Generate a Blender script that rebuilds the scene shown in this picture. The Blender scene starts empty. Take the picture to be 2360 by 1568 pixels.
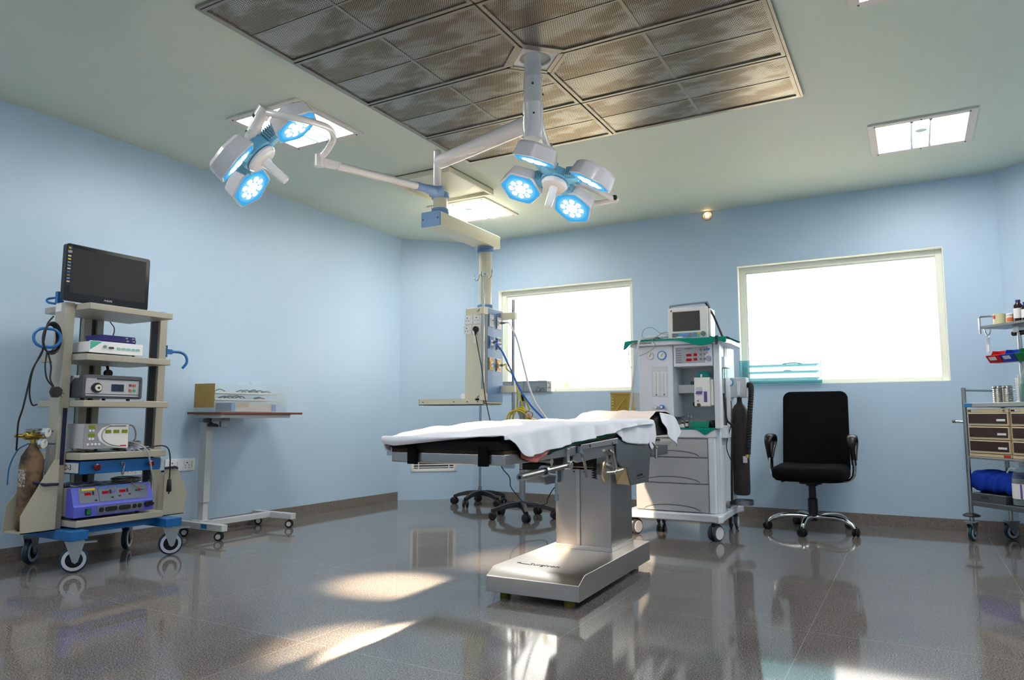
import bpy, math, random
from mathutils import Vector, Matrix
random.seed(4)
sc = bpy.context.scene
col = sc.collection
PI = math.pi

# ---------------------------------------------------------------- camera
YAW, PITCH, ROLL, F_PX, CAM_Z = -.5107784, .1067974, .00144235, 1646.438, .97
fw = Vector((math.sin(YAW)*math.cos(PITCH), math.cos(YAW)*math.cos(PITCH), math.sin(PITCH)))
rt = Vector((math.cos(YAW), -math.sin(YAW), 0)); up = rt.cross(fw)
r2 = rt*math.cos(ROLL)+up*math.sin(ROLL); u2 = -rt*math.sin(ROLL)+up*math.cos(ROLL)
cd = bpy.data.cameras.new('camera'); cam = bpy.data.objects.new('camera', cd); col.objects.link(cam)
cd.sensor_fit = 'HORIZONTAL'; cd.sensor_width = 36.0; cd.lens = F_PX/2360*36.0
cd.clip_start = .05; cd.clip_end = 200
m = Matrix((r2, u2, -fw)).transposed().to_4x4(); m.translation = Vector((0, 0, CAM_Z)); cam.matrix_world = m
sc.camera = cam

# ---------------------------------------------------------------- exposure, sky and large lights
sc.view_settings.view_transform = 'Standard'; sc.view_settings.look = 'None'
sc.view_settings.gamma = 1; sc.view_settings.use_curve_mapping = False
sc.view_settings.exposure = 0.0
SKY = 6.0            # overcast-bright hazy sky seen through the two windows
PANEL = 33.0         # recessed ceiling panels
w = bpy.data.worlds.new('hazy_sky'); sc.world = w; w.use_nodes = True
bg = w.node_tree.nodes['Background']; bg.inputs[0].default_value = (1.0, .985, .95, 1); bg.inputs[1].default_value = SKY
H = 3.102            # ceiling height
XL, YB, XR, YR = -5.2825, 7.34, 1.36, -2.2
SPOT_W = 3000.0; SPOT_C = (1.0, .78, .52)
sc.cycles.max_bounces = 8; sc.cycles.diffuse_bounces = 5; sc.cycles.glossy_bounces = 4
sc.cycles.transmission_bounces = 8; sc.cycles.transparent_max_bounces = 12
sc.cycles.sample_clamp_indirect = 40.0; sc.cycles.caustics_reflective = False; sc.cycles.caustics_refractive = False
sc.cycles.use_denoising = True

# ---------------------------------------------------------------- materials
def s2l(c): return tuple(((v/255+.055)/1.055)**2.4 if v > 10 else v/255/12.92 for v in c)
MATS = {}
def mat(name, rgb, rough=.5, metal=0.0, spec=.5, alpha=1, trans=0, ior=1.45, emit=None, es=0, bump=None, var=None, coat=0):
    if name in MATS: return MATS[name]
    m = bpy.data.materials.new(name); m.use_nodes = True; nt = m.node_tree; b = nt.nodes['Principled BSDF']
    c = s2l(rgb); b.inputs['Base Color'].default_value = (*c, 1); b.inputs['Roughness'].default_value = rough
    b.inputs['Metallic'].default_value = metal; b.inputs['Specular IOR Level'].default_value = spec
    b.inputs['Alpha'].default_value = alpha; b.inputs['Transmission Weight'].default_value = trans; b.inputs['IOR'].default_value = ior
    b.inputs['Coat Weight'].default_value = coat
    if emit: b.inputs['Emission Color'].default_value = (*s2l(emit), 1); b.inputs['Emission Strength'].default_value = es
    tc = nt.nodes.new('ShaderNodeTexCoord')
    if var:       # (scale, amount, second colour)
        n = nt.nodes.new('ShaderNodeTexNoise'); n.inputs['Scale'].default_value = var[0]; n.inputs['Detail'].default_value = 6
        nt.links.new(tc.outputs['Object'], n.inputs['Vector'])
        r = nt.nodes.new('ShaderNodeValToRGB'); r.color_ramp.elements[0].position = .5-var[1]; r.color_ramp.elements[1].position = .5+var[1]
        r.color_ramp.elements[0].color = (*c, 1); r.color_ramp.elements[1].color = (*s2l(var[2]), 1)
        nt.links.new(n.outputs['Fac'], r.inputs['Fac']); nt.links.new(r.outputs[0], b.inputs['Base Color'])
    if bump:      # (scale, strength)
        n = nt.nodes.new('ShaderNodeTexNoise'); n.inputs['Scale'].default_value = bump[0]; n.inputs['Detail'].default_value = 4
        nt.links.new(tc.outputs['Object'], n.inputs['Vector'])
        k = nt.nodes.new('ShaderNodeBump'); k.inputs['Strength'].default_value = bump[1]; k.inputs['Distance'].default_value = .01
        nt.links.new(n.outputs['Fac'], k.inputs['Height']); nt.links.new(k.outputs[0], b.inputs['Normal'])
    MATS[name] = m; return m
def brushed(name, rgb, rough=.3, stretch=(2, 2, 90), metal=1.0):
    if name in MATS: return MATS[name]
    m = mat(name, rgb, rough, metal); nt = m.node_tree; b = nt.nodes['Principled BSDF']
    tc = [n for n in nt.nodes if n.type == 'TEX_COORD'][0]
    mp = nt.nodes.new('ShaderNodeMapping'); mp.inputs['Scale'].default_value = stretch; nt.links.new(tc.outputs['Object'], mp.inputs[0])
    n = nt.nodes.new('ShaderNodeTexNoise'); n.inputs['Scale'].default_value = 6; n.inputs['Detail'].default_value = 5; nt.links.new(mp.outputs[0], n.inputs['Vector'])
    mr = nt.nodes.new('ShaderNodeMapRange'); mr.inputs['To Min'].default_value = rough-.08; mr.inputs['To Max'].default_value = rough+.14
    nt.links.new(n.outputs['Fac'], mr.inputs[0]); nt.links.new(mr.outputs[0], b.inputs['Roughness'])
    k = nt.nodes.new('ShaderNodeBump'); k.inputs['Strength'].default_value = .06; k.inputs['Distance'].default_value = .004
    nt.links.new(n.outputs['Fac'], k.inputs['Height']); nt.links.new(k.outputs[0], b.inputs['Normal'])
    return m
def glass(name, tint, rough=.02, opacity=.25):
    # thin clear sheet or thin-walled vessel: mostly see-through with a tint and a sharp sheen
    if name in MATS: return MATS[name]
    m = bpy.data.materials.new(name); m.use_nodes = True; nt = m.node_tree; nt.nodes.clear()
    out = nt.nodes.new('ShaderNodeOutputMaterial'); tr = nt.nodes.new('ShaderNodeBsdfTransparent'); tr.inputs[0].default_value = (*s2l(tint), 1)
    p = nt.nodes.new('ShaderNodeBsdfPrincipled'); p.inputs['Base Color'].default_value = (*s2l(tint), 1); p.inputs['Roughness'].default_value = rough
    lw = nt.nodes.new('ShaderNodeLayerWeight'); lw.inputs[0].default_value = .35
    mr = nt.nodes.new('ShaderNodeMapRange'); mr.inputs['To Min'].default_value = opacity; mr.inputs['To Max'].default_value = min(1, opacity*1.5+.3)
    mx = nt.nodes.new('ShaderNodeMixShader'); nt.links.new(lw.outputs['Facing'], mr.inputs[0]); nt.links.new(mr.outputs[0], mx.inputs[0])
    nt.links.new(tr.outputs[0], mx.inputs[1]); nt.links.new(p.outputs[0], mx.inputs[2]); nt.links.new(mx.outputs[0], out.inputs[0])
    MATS[name] = m; return m
def emis(name, rgb, s):
    if name in MATS: return MATS[name]
    m = bpy.data.materials.new(name); m.use_nodes = True; nt = m.node_tree; nt.nodes.clear()
    o = nt.nodes.new('ShaderNodeOutputMaterial'); e = nt.nodes.new('ShaderNodeEmission')
    e.inputs[0].default_value = (*s2l(rgb), 1); e.inputs[1].default_value = s; nt.links.new(e.outputs[0], o.inputs[0]); MATS[name] = m; return m

M_WALL = mat('wall_blue_paint', (187, 208, 227), .42, bump=(60, .05), var=(1.3, .35, (181, 204, 224)))
M_CEIL = mat('ceiling_paint', (212, 219, 203), .6, bump=(40, .04), var=(.8, .3, (206, 215, 203)))
M_STEEL = brushed('stainless_steel', (190, 188, 186), .32)
M_STEELD = brushed('dull_steel', (140, 143, 146), .38)
M_CHROME = mat('chrome', (215, 215, 215), .08, 1.0)
M_STEELP = mat('steel_tube', (175, 175, 172), .2, 1.0)
M_BEIGE = mat('beige_enamel', (208, 204, 184), .35)
M_CREAM = mat('cream_enamel', (222, 216, 192), .38)
M_WHITE = mat('white_enamel', (235, 235, 235), .3)
M_LAMPW = mat('lamp_white', (236, 230, 224), .22, coat=.3)
M_WPL = mat('white_plastic', (232, 230, 226), .35)
M_GREY = mat('grey_enamel', (150, 152, 156), .4)
M_LGREY = mat('light_grey_enamel', (196, 198, 200), .35)
M_DGREY = mat('dark_grey_plastic', (70, 72, 78), .45)
M_BLACK = mat('black_plastic', (18, 18, 20), .4)
M_RUB = mat('black_rubber', (14, 14, 15), .6)
M_FAB = mat('black_fabric', (13, 13, 15), .95, spec=.15, bump=(300, .2))
M_PAD = mat('black_mattress', (14, 13, 13), .7, spec=.3)
M_BLUE = mat('blue_enamel', (24, 96, 160), .35)
M_PBLUE = mat('pendant_blue', (122, 156, 196), .4)
M_COLLAR = mat('collar_blue', (112, 148, 190), .35)
M_LBLUE = mat('lamp_blue', (104, 172, 204), .4)
M_CLOTH = mat('white_cloth', (232, 232, 238), .95, spec=.1, bump=(500, .12))
M_PEACH = mat('peach_cloth', (238, 222, 212), .95, spec=.1, bump=(500, .12))
M_GCLOTH = mat('green_cloth', (52, 92, 74), .95, spec=.1, bump=(400, .2))
M_TCLOTH = mat('teal_cloth', (18, 132, 112), .95, spec=.1, bump=(400, .25))
M_RCLOTH = mat('red_cloth', (196, 118, 106), .9, spec=.1, bump=(400, .2))
M_SCREEN = mat('dark_screen', (14, 14, 15), .28)
M_BRASS = mat('brass', (190, 160, 80), .25, 1.0)
M_RED = mat('red_plastic', (190, 20, 22), .35)
M_INK = mat('ink_black', (20, 20, 22), .6)
M_LABEL = mat('paper_label', (226, 224, 222), .7)

# ---------------------------------------------------------------- geometry collector
def rotm(axis, deg): return Matrix.Rotation(math.radians(deg), 4, axis)
def catmull(pts, n=8):
    P = [Vector(p) for p in pts]
    if len(P) < 3: return P
    P = [P[0]*2-P[1]]+P+[P[-1]*2-P[-2]]; out = []
    for i in range(1, len(P)-2):
        for k in range(n):
            t = k/n; a, b, c, d = P[i-1], P[i], P[i+1], P[i+2]
            out.append(.5*((2*b)+(c-a)*t+(2*a-5*b+4*c-d)*t*t+(3*b-a-3*c+d)*t**3))
    out.append(P[-2]); return out
class G:
    def __init__(s): s.v = []; s.f = []; s.M = Matrix.Identity(4); s.cut = []
    def add(s, vs, fs):
        k = len(s.v); s.cut.append((k, len(s.f))); s.v += [tuple(s.M @ Vector(v)) for v in vs]; s.f += [tuple(i+k for i in f) for f in fs]; return s
    def box(s, x0, x1, y0, y1, z0, z1):
        v = [(x, y, z) for z in (z0, z1) for y in (y0, y1) for x in (x0, x1)]
        return s.add(v, [(0, 2, 3, 1), (4, 5, 7, 6), (0, 1, 5, 4), (2, 6, 7, 3), (0, 4, 6, 2), (1, 3, 7, 5)])
    def cb(s, c, d): return s.box(c[0]-d[0]/2, c[0]+d[0]/2, c[1]-d[1]/2, c[1]+d[1]/2, c[2]-d[2]/2, c[2]+d[2]/2)
    def rings(s, rr, cap=True):
        n = len(rr[0]); v = [p for r in rr for p in r]; f = []
        for i in range(len(rr)-1):
            for j in range(n):
                a = i*n+j; b = i*n+(j+1) % n; f.append((a, b, b+n, a+n))
        if cap: f.append(tuple(range(n-1, -1, -1))); f.append(tuple((len(rr)-1)*n+j for j in range(n)))
        return s.add(v, f)
    def tube(s, pts, r, seg=10, sm=0, cap=True):
        P = catmull(pts, sm) if sm else [Vector(p) for p in pts]
        R = r if isinstance(r, (list, tuple)) else [r]*len(P)
        if len(R) != len(P): R = [R[min(len(R)-1, int(i*len(R)/len(P)))] for i in range(len(P))]
        rr = []; nrm = None
        for i, p in enumerate(P):
            t = (P[min(i+1, len(P)-1)]-P[max(i-1, 0)])
            t = t.normalized() if t.length > 1e-9 else Vector((0, 0, 1))
            if nrm is None:
                nrm = t.orthogonal().normalized()
            else:
                nrm = nrm-t*nrm.dot(t); nrm = nrm.normalized() if nrm.length > 1e-6 else t.orthogonal().normalized()
            b = t.cross(nrm)
            rr.append([p+R[i]*(nrm*math.cos(2*PI*k/seg)+b*math.sin(2*PI*k/seg)) for k in range(seg)])
        return s.rings(rr, cap)
    def cyl(s, p0, p1, r0, r1=None, seg=20): return s.tube([p0, p1], [r0, r0 if r1 is None else r1], seg)
    def lathe(s, prof, o=(0, 0, 0), ax='Z', seg=24, cap=True):
        rr = []
        for r, h in prof:
            ring = []
            for k in range(seg):
                a = 2*PI*k/seg; x, y = r*math.cos(a), r*math.sin(a)
                p = {'Z': (x, y, h), 'X': (h, x, y), 'Y': (y, h, x)}[ax]
                ring.append((p[0]+o[0], p[1]+o[1], p[2]+o[2]))
            rr.append(ring)
        return s.rings(rr, cap)
    def prism(s, poly, a, b, ax='Z'):
        def q(u, v, w): return {'Z': (u, v, w), 'X': (w, u, v), 'Y': (u, w, v)}[ax]
        return s.rings([[q(u, v, a) for u, v in poly], [q(u, v, b) for u, v in poly]])
    def sph(s, c, r, seg=14, sc3=(1, 1, 1)):
        rr = []
        for i in range(seg//2+1):
            t = PI*i/(seg//2); z = -math.cos(t); q = max(math.sin(t), .001)
            rr.append([(c[0]+r*sc3[0]*q*math.cos(2*PI*k/seg), c[1]+r*sc3[1]*q*math.sin(2*PI*k/seg), c[2]+r*sc3[2]*z) for k in range(seg)])
        return s.rings(rr)
    def grid(s, fn, nu, nv):
        v = [fn(i/(nu-1), j/(nv-1)) for i in range(nu) for j in range(nv)]
        return s.add(v, [(i*nv+j, (i+1)*nv+j, (i+1)*nv+j+1, i*nv+j+1) for i in range(nu-1) for j in range(nv-1)])
def rrect(w, h, r, n=5, cx=0, cy=0):
    p = []
    for sx, sy, a0 in ((1, 1, 0), (-1, 1, 90), (-1, -1, 180), (1, -1, 270)):
        for k in range(n+1):
            a = math.radians(a0+90*k/n); p.append((cx+sx*(w/2-r)+r*math.cos(a), cy+sy*(h/2-r)+r*math.sin(a)))
    return p
import bmesh
def mesh_of(name, g, m, bevel=0, ang=35, solid=0, sub=0, flat=False):
    me = bpy.data.meshes.new(name); me.from_pydata(g.v, [], g.f)
    bm = bmesh.new(); bm.from_mesh(me)
    if not solid: bmesh.ops.recalc_face_normals(bm, faces=bm.faces)
    bm.to_mesh(me); bm.free()
    me.materials.append(m)
    if not flat:
        me.polygons.foreach_set('use_smooth', [True]*len(me.polygons)); me.set_sharp_from_angle(angle=math.radians(ang))
    return me
def obj(name, g, m, parent=None, bevel=0, solid=0, sub=0, label=None, ang=35, loc=None, kind=None):
    o = bpy.data.objects.new(name, mesh_of(name, g, m, ang=ang, solid=solid)); col.objects.link(o)
    if parent is not None: o.parent = parent
    if loc: o.location = loc
    if sub: q = o.modifiers.new('sub', 'SUBSURF'); q.levels = sub; q.render_levels = sub
    if solid: q = o.modifiers.new('sol', 'SOLIDIFY'); q.thickness = solid; q.offset = 0
    if bevel: q = o.modifiers.new('bev', 'BEVEL'); q.width = bevel; q.segments = 2; q.limit_method = 'ANGLE'; q.angle_limit = math.radians(35); q.harden_normals = True
    if label: o['label'] = label
    if kind: o['kind'] = kind
    return o
def objs(name, g, m, parent=None, **k):      # every shape collected in g becomes a part of its own
    cs = g.cut+[(len(g.v), len(g.f))]
    for (a, fa), (b, fb) in zip(cs[:-1], cs[1:]):
        h = G(); h.v = g.v[a:b]; h.f = [tuple(i-a for i in f) for f in g.f[fa:fb]]; o = obj(name, h, m, parent, **k)
    return o
def thing(name, label, cat, loc=(0, 0, 0), rz=0, group=None):
    o = bpy.data.objects.new(name, None); o.empty_display_size = .05; col.objects.link(o); o.location = loc; o.rotation_euler = (0, 0, rz)
    o['label'] = label; o['category'] = cat
    if group: o['group'] = group
    return o
def tag(o, label, cat, group=None):
    o['label'] = label; o['category'] = cat
    if group: o['group'] = group
    return o
def dup(root, loc, rz, label, group=None):
    r = root.copy(); col.objects.link(r); r.location = loc; r.rotation_euler = (0, 0, rz); r['label'] = label
    if group: r['group'] = group
    for c in list(root.children):
        d = c.copy(); col.objects.link(d); d.parent = r
        for e in list(c.children):
            f = e.copy(); col.objects.link(f); f.parent = d
    return r
def text(body, size, m, parent, M4, depth=.0006, name='lettering', align='LEFT', sx=1.0):
    cu = bpy.data.curves.new(name, 'FONT'); cu.body = body; cu.size = size; cu.extrude = depth; cu.align_x = align; cu.align_y = 'CENTER'; cu.resolution_u = 2
    t = bpy.data.objects.new(name, cu); col.objects.link(t)
    dg = bpy.context.evaluated_depsgraph_get(); me = bpy.data.meshes.new_from_object(t.evaluated_get(dg)); me.name = name
    bpy.data.objects.remove(t); bpy.data.curves.remove(cu)
    me.transform(M4 @ Matrix.Scale(sx, 4, (1, 0, 0))); me.materials.clear(); me.materials.append(m)
    o = bpy.data.objects.new(name, me); col.objects.link(o); o.parent = parent
    return o
def face_m(o, xdir, ydir):      # matrix placing text: local x along xdir, local y along ydir
    x = Vector(xdir).normalized(); y = Vector(ydir).normalized(); z = x.cross(y)
    q = Matrix((x, y, z)).transposed().to_4x4(); q.translation = Vector(o); return q

# ---------------------------------------------------------------- the room
def struct(name, g, m, **k):
    par = k.pop('parent', None); o = obj(name, g, m, par, **k)
    if par is None: o['kind'] = 'structure'
    return o
def floor_mat():
    m = bpy.data.materials.new('granite_floor'); m.use_nodes = True; nt = m.node_tree; b = nt.nodes['Principled BSDF']; L = nt.links.new
    tc = nt.nodes.new('ShaderNodeTexCoord'); N = nt.nodes.new
    n1 = N('ShaderNodeTexNoise'); n1.inputs['Scale'].default_value = 170; n1.inputs['Detail'].default_value = 5; n1.inputs['Roughness'].default_value = .75; L(tc.outputs['Object'], n1.inputs[0])
    n2 = N('ShaderNodeTexVoronoi'); n2.inputs['Scale'].default_value = 210; L(tc.outputs['Object'], n2.inputs[0])
    n3 = N('ShaderNodeTexNoise'); n3.inputs['Scale'].default_value = 2.2; L(tc.outputs['Object'], n3.inputs[0])
    r = N('ShaderNodeValToRGB'); e = r.color_ramp; e.elements[0].position = .38; e.elements[0].color = (*s2l((44, 43, 43)), 1); e.elements[1].position = .64; e.elements[1].color = (*s2l((192, 185, 180)), 1)
    x = e.elements.new(.5); x.color = (*s2l((104, 100, 99)), 1); L(n1.outputs['Fac'], r.inputs[0])
    r2_ = N('ShaderNodeValToRGB'); r2_.color_ramp.elements[0].color = (*s2l((90, 86, 84)), 1); r2_.color_ramp.elements[1].color = (*s2l((160, 150, 142)), 1); L(n2.outputs['Color'], r2_.inputs[0])
    mx = N('ShaderNodeMixRGB'); mx.inputs[0].default_value = .25; L(r.outputs[0], mx.inputs[1]); L(r2_.outputs[0], mx.inputs[2])
    m3 = N('ShaderNodeMixRGB'); m3.blend_type = 'MULTIPLY'; m3.inputs[0].default_value = .35; L(mx.outputs[0], m3.inputs[1]); L(n3.outputs['Fac'], m3.inputs[2])
    # tile joints
    sp = N('ShaderNodeSeparateXYZ'); L(tc.outputs['Object'], sp.inputs[0])
    def joint(out, off, step):
        a = N('ShaderNodeMath'); a.operation = 'SUBTRACT'; a.inputs[1].default_value = off; L(out, a.inputs[0])
        d = N('ShaderNodeMath'); d.operation = 'PINGPONG'; d.inputs[1].default_value = step/2; L(a.outputs[0], d.inputs[0])
        c = N('ShaderNodeMath'); c.operation = 'LESS_THAN'; c.inputs[1].default_value =   .0013; L(d.outputs[0], c.inputs[0]); return c
    a = joint(sp.outputs['X'], -.47, .944); c = joint(sp.outputs['Y'], 4.83, 1.235)
    mm = N('ShaderNodeMath'); mm.operation = 'MAXIMUM'; L(a.outputs[0], mm.inputs[0]); L(c.outputs[0], mm.inputs[1])
    m4 = N('ShaderNodeMixRGB'); m4.inputs[2].default_value = (*s2l((152, 147, 140)), 1); L(mm.outputs[0], m4.inputs[0]); L(m3.outputs[0], m4.inputs[1])
    L(m4.outputs[0], b.inputs['Base Color'])
    rr = N('ShaderNodeMapRange'); rr.inputs['To Min'].default_value = .03; rr.inputs['To Max'].default_value = .10; L(n3.outputs['Fac'], rr.inputs[0]); L(rr.outputs[0], b.inputs['Roughness'])
    b.inputs['IOR'].default_value = 1.48
    return m
M_FLOOR = floor_mat()
M_BASE = mat('granite_skirting', (104, 96, 90), .3, var=(90, .2, (140, 128, 118)))
struct('floor', G().box(XL-.3, XR+.3, YR-.3, YB+.3, -.1, 0), M_FLOOR)
# corner points of the room: walls with two chamfered corners at the back
CA, CB = (XL, 6.71), (-4.64, YB)            # left chamfer
CC, CD = (.712, YB), (XR, YB-(XR-.712))     # right chamfer
struct('wall_left', G().box(XL-.2, XL, YR, 6.71, 0, H), M_WALL)
struct('wall_corner', G().prism([CA, CB, (CB[0], CB[1]+.25), (XL-.2, YB+.25), (XL-.2, CA[1])], 0, H), M_WALL)
struct('wall_right_corner', G().prism([CC, CD, (XR+.2, CD[1]), (XR+.2, YB+.25), (CC[0], YB+.25)], 0, H), M_WALL)
struct('wall_right', G().box(XR, XR+.2, YR, CD[1], 0, H), M_WALL)
struct('wall_front', G().box(XL-.2, XR+.2, YR-.2, YR, 0, H), M_WALL)
W1 = (-4.30, -2.612, 1.25, 2.475); W2 = (-1.498, .295, 1.285, 2.49); WD = .22
g = G()
xs = [CB[0], W1[0], W1[1], W2[0], W2[1], CC[0]]
g.box(xs[0], xs[1], YB, YB+WD, 0, H).box(xs[2], xs[3], YB, YB+WD, 0, H).box(xs[4], xs[5], YB, YB+WD, 0, H)
for Wn in (W1, W2): g.box(Wn[0], Wn[1], YB, YB+WD, 0, Wn[2]).box(Wn[0], Wn[1], YB, YB+WD, Wn[3], H)
struct('wall_back', g, M_WALL)
struct('ceiling', G().box(XL-.2, XR+.2, YR-.2, YB+.25, H, H+.1), M_CEIL)
BH = .10
struct('baseboard_left', G().box(XL, XL+.012, YR, 6.70, 0, BH), M_BASE)
struct('baseboard_back', G().box(CB[0]+.03, CC[0], YB-.012, YB, 0, BH), M_BASE)
struct('baseboard_right', G().prism([(CC[0]-.006, CC[1]-.012), (CD[0]-.012, CD[1]-.006), (CD[0], CD[1]), (CC[0], CC[1])], 0, BH), M_BASE)
M_PLAST = mat('window_plaster', (242, 240, 232), .6)
M_WFR = mat('window_frame_paint', (226, 230, 218), .45)
M_PANE = glass('window_pane', (252, 252, 250), .02, .03)
for k, Wn in enumerate((W1, W2)):
    x0, x1, z0, z1 = Wn
    g = G(); t = .006
    g.box(x0, x0+t, YB+.002, YB+WD, z0, z1).box(x1-t, x1, YB+.002, YB+WD, z0, z1).box(x0, x1, YB+.002, YB+WD, z0, z0+t).box(x0, x1, YB+.002, YB+WD, z1-t, z1)
    wn = struct('window_%d' % (k+1), g, M_PLAST)
    yf = YB+.085; f = .062
    g = G(); g.box(x0+t, x0+f, yf, yf+.05, z0+t, z1-t).box(x1-f, x1-t, yf, yf+.05, z0+t, z1-t).box(x0+f, x1-f, yf, yf+.05, z0+t, z0+f*.7).box(x0+f, x1-f, yf, yf+.05, z1-f, z1-t)
    g.box(x0+f, x0+f+.012, yf+.012, yf+.03, z0+f*.7, z1-f).box(x0+f, x1-f, yf+.012, yf+.03, z1-f-.012, z1-f)
    obj('frame', g, M_WFR, wn, bevel=.003)
    obj('pane', G().box(x0+f, x1-f, yf+.03, yf+.034, z0+f*.7, z1-f), M_PANE, wn)
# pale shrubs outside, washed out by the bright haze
def leafmass(label, cx, cy, cz, rx, rz, n, seed, grp):
    rnd = random.Random(seed); g = G()
    for _ in range(n):
        a, b, c = rnd.gauss(0, .42), rnd.gauss(0, .42), rnd.gauss(0, .42)
        p = Vector((cx+a*rx, cy+b*rx, cz+c*rz)); s = rnd.uniform(.05, .13)
        q = Matrix.Rotation(rnd.uniform(0, 6.3), 4, Vector((rnd.random(), rnd.random(), rnd.random())).normalized())
        vs = [p+(q @ Vector(v)) for v in ((-s, 0, 0), (0, -s*.45, .01), (s, 0, 0), (0, s*.45, .01))]
        g.add(vs, [(0, 1, 2, 3)])
    t = thing('shrub', label, 'shrub', (0, 0, 0), group=grp)
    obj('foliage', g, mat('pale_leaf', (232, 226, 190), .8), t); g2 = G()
    g2.tube([(cx, cy, -.2), (cx+.05, cy, cz*.6), (cx, cy, cz+.2)], [.05, .035, .02], 8)
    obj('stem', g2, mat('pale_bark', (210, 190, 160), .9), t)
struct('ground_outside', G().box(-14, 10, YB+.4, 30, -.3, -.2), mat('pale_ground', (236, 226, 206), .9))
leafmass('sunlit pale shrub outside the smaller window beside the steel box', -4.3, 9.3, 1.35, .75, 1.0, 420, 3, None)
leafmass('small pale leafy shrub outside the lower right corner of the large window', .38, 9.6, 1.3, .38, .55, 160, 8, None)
# ---------------------------------------------------------------- ceiling: recessed lights and perforated air panels
M_LF = mat('light_frame', (222, 214, 208), .5)
M_PANEL = emis('light_panel', (255, 254, 252), PANEL)
M_BAFF = mat('light_baffle', (170, 186, 205), .3, .6)
def ceiling_light(x, y, label, rz=0):
    t = thing('ceiling_light', label, 'light', (x, y, H), rz, 'recessed square ceiling lights'); a, b = .345, .292
    g = G(); z0, z1 = -.014, -.0005
    g.box(-a, a, -a, -b, z0, z1).box(-a, a, b, a, z0, z1).box(-a, -b, -b, b, z0, z1).box(b, a, -b, b, z0, z1)
    obj('frame', g, M_LF, t, bevel=.002)
    obj('diffuser', G().box(-b, b, -b, b, -.008, -.001), M_PANEL, t)
    g = G()
    g.tube([(-.06, -b, -.012), (-.06, b, -.012)], .012, 6).tube([(.06, -b, -.012), (.06, b, -.012)], .012, 6)
    g.cyl((0, -.09, -.014), (0, -.09, -.008), .04)
    obj('reflector_rib', g, M_BAFF, t)
    for sx in (-1, 0, 1):
        for sy in (-1, 1): objs('screw', G().cyl((sx*.3, sy*.318, -.018), (sx*.3, sy*.318, -.013), .006, seg=8), M_DGREY, t)
    return t
L0 = ceiling_light(-3.87, 3.645, 'square recessed ceiling light behind the tilted left surgical lamp head')
ceiling_light(-3.89, 6.115, 'square recessed ceiling light beside the beige pendant arm near the back corner')
ceiling_light(.15, 6.03, 'square recessed ceiling light at the right, above the large window')
ceiling_light(.155, 3.6, 'square recessed ceiling light at the top right edge of the photo, corner only')

for yy in (1.1, -1.3):
    ceiling_light(-3.87, yy, 'square recessed ceiling light behind the camera on the left' if yy > 0 else 'rearmost square recessed ceiling light on the left')
    ceiling_light(.155, yy, 'square recessed ceiling light behind the camera on the right' if yy > 0 else 'rearmost square recessed ceiling light on the right')

def perf_mat():
    m = bpy.data.materials.new('perforated_steel'); m.use_nodes = True; nt = m.node_tree; b = nt.nodes['Principled BSDF']; L = nt.links.new; N = nt.nodes.new
    tc = N('ShaderNodeTexCoord'); sp = N('ShaderNodeSeparateXYZ'); L(tc.outputs['Object'], sp.inputs[0])
    def cell(off):
        outs = []
        for ax, st in (('X', .0115), ('Y', .0199)):
            a = N('ShaderNodeMath'); a.operation = 'MULTIPLY_ADD'; a.inputs[1].default_value = 1/st; a.inputs[2].default_value = off+50; L(sp.outputs[ax], a.inputs[0])
            f = N('ShaderNodeMath'); f.operation = 'FRACT'; L(a.outputs[0], f.inputs[0])
            s = N('ShaderNodeMath'); s.operation = 'SUBTRACT'; s.inputs[1].default_value = .5; L(f.outputs[0], s.inputs[0])
            q = N('ShaderNodeMath'); q.operation = 'MULTIPLY'; q.inputs[1].default_value = st; L(s.outputs[0], q.inputs[0])
            p = N('ShaderNodeMath'); p.operation = 'POWER'; p.inputs[1].default_value = 2; L(q.outputs[0], p.inputs[0]); outs.append(p)
        a = N('ShaderNodeMath'); a.operation = 'ADD'; L(outs[0].outputs[0], a.inputs[0]); L(outs[1].outputs[0], a.inputs[1])
        l = N('ShaderNodeMath'); l.operation = 'LESS_THAN'; l.inputs[1].default_value = .0037**2; L(a.outputs[0], l.inputs[0]); return l
    h = N('ShaderNodeMath'); h.operation = 'MAXIMUM'; L(cell(0).outputs[0], h.inputs[0]); L(cell(.5).outputs[0], h.inputs[1])
    n = N('ShaderNodeTexNoise'); n.inputs['Scale'].default_value = 3.2; n.inputs['Detail'].default_value = 3; n.inputs['Distortion'].default_value = .4
    mp = N('ShaderNodeMapping'); mp.inputs['Scale'].default_value = (1, 2.2, 1); L(tc.outputs['Object'], mp.inputs[0]); L(mp.outputs[0], n.inputs['Vector'])
    r = N('ShaderNodeValToRGB'); r.color_ramp.elements[0].position = .44; r.color_ramp.elements[1].position = .56
    r.color_ramp.elements[0].color = (*s2l((158, 143, 124)), 1); r.color_ramp.elements[1].color = (*s2l((196, 189, 178)), 1); L(n.outputs['Fac'], r.inputs[0])
    mx = N('ShaderNodeMixRGB'); mx.inputs[2].default_value = (.012, .011, .01, 1); L(h.outputs[0], mx.inputs[0]); L(r.outputs[0], mx.inputs[1]); L(mx.outputs[0], b.inputs['Base Color'])
    iv = N('ShaderNodeMath'); iv.operation = 'SUBTRACT'; iv.inputs[0].default_value = 1; L(h.outputs[0], iv.inputs[1])
    mt = N('ShaderNodeMath'); mt.operation = 'MULTIPLY'; mt.inputs[1].default_value = .9; L(iv.outputs[0], mt.inputs[0]); L(mt.outputs[0], b.inputs['Metallic'])
    L(iv.outputs[0], b.inputs['Specular IOR Level']); b.inputs['Roughness'].default_value = .33
    return m
M_PERF = perf_mat()
M_PFR = brushed('panel_frame_steel', (158, 149, 138), .36, (3, 3, 3))
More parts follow.
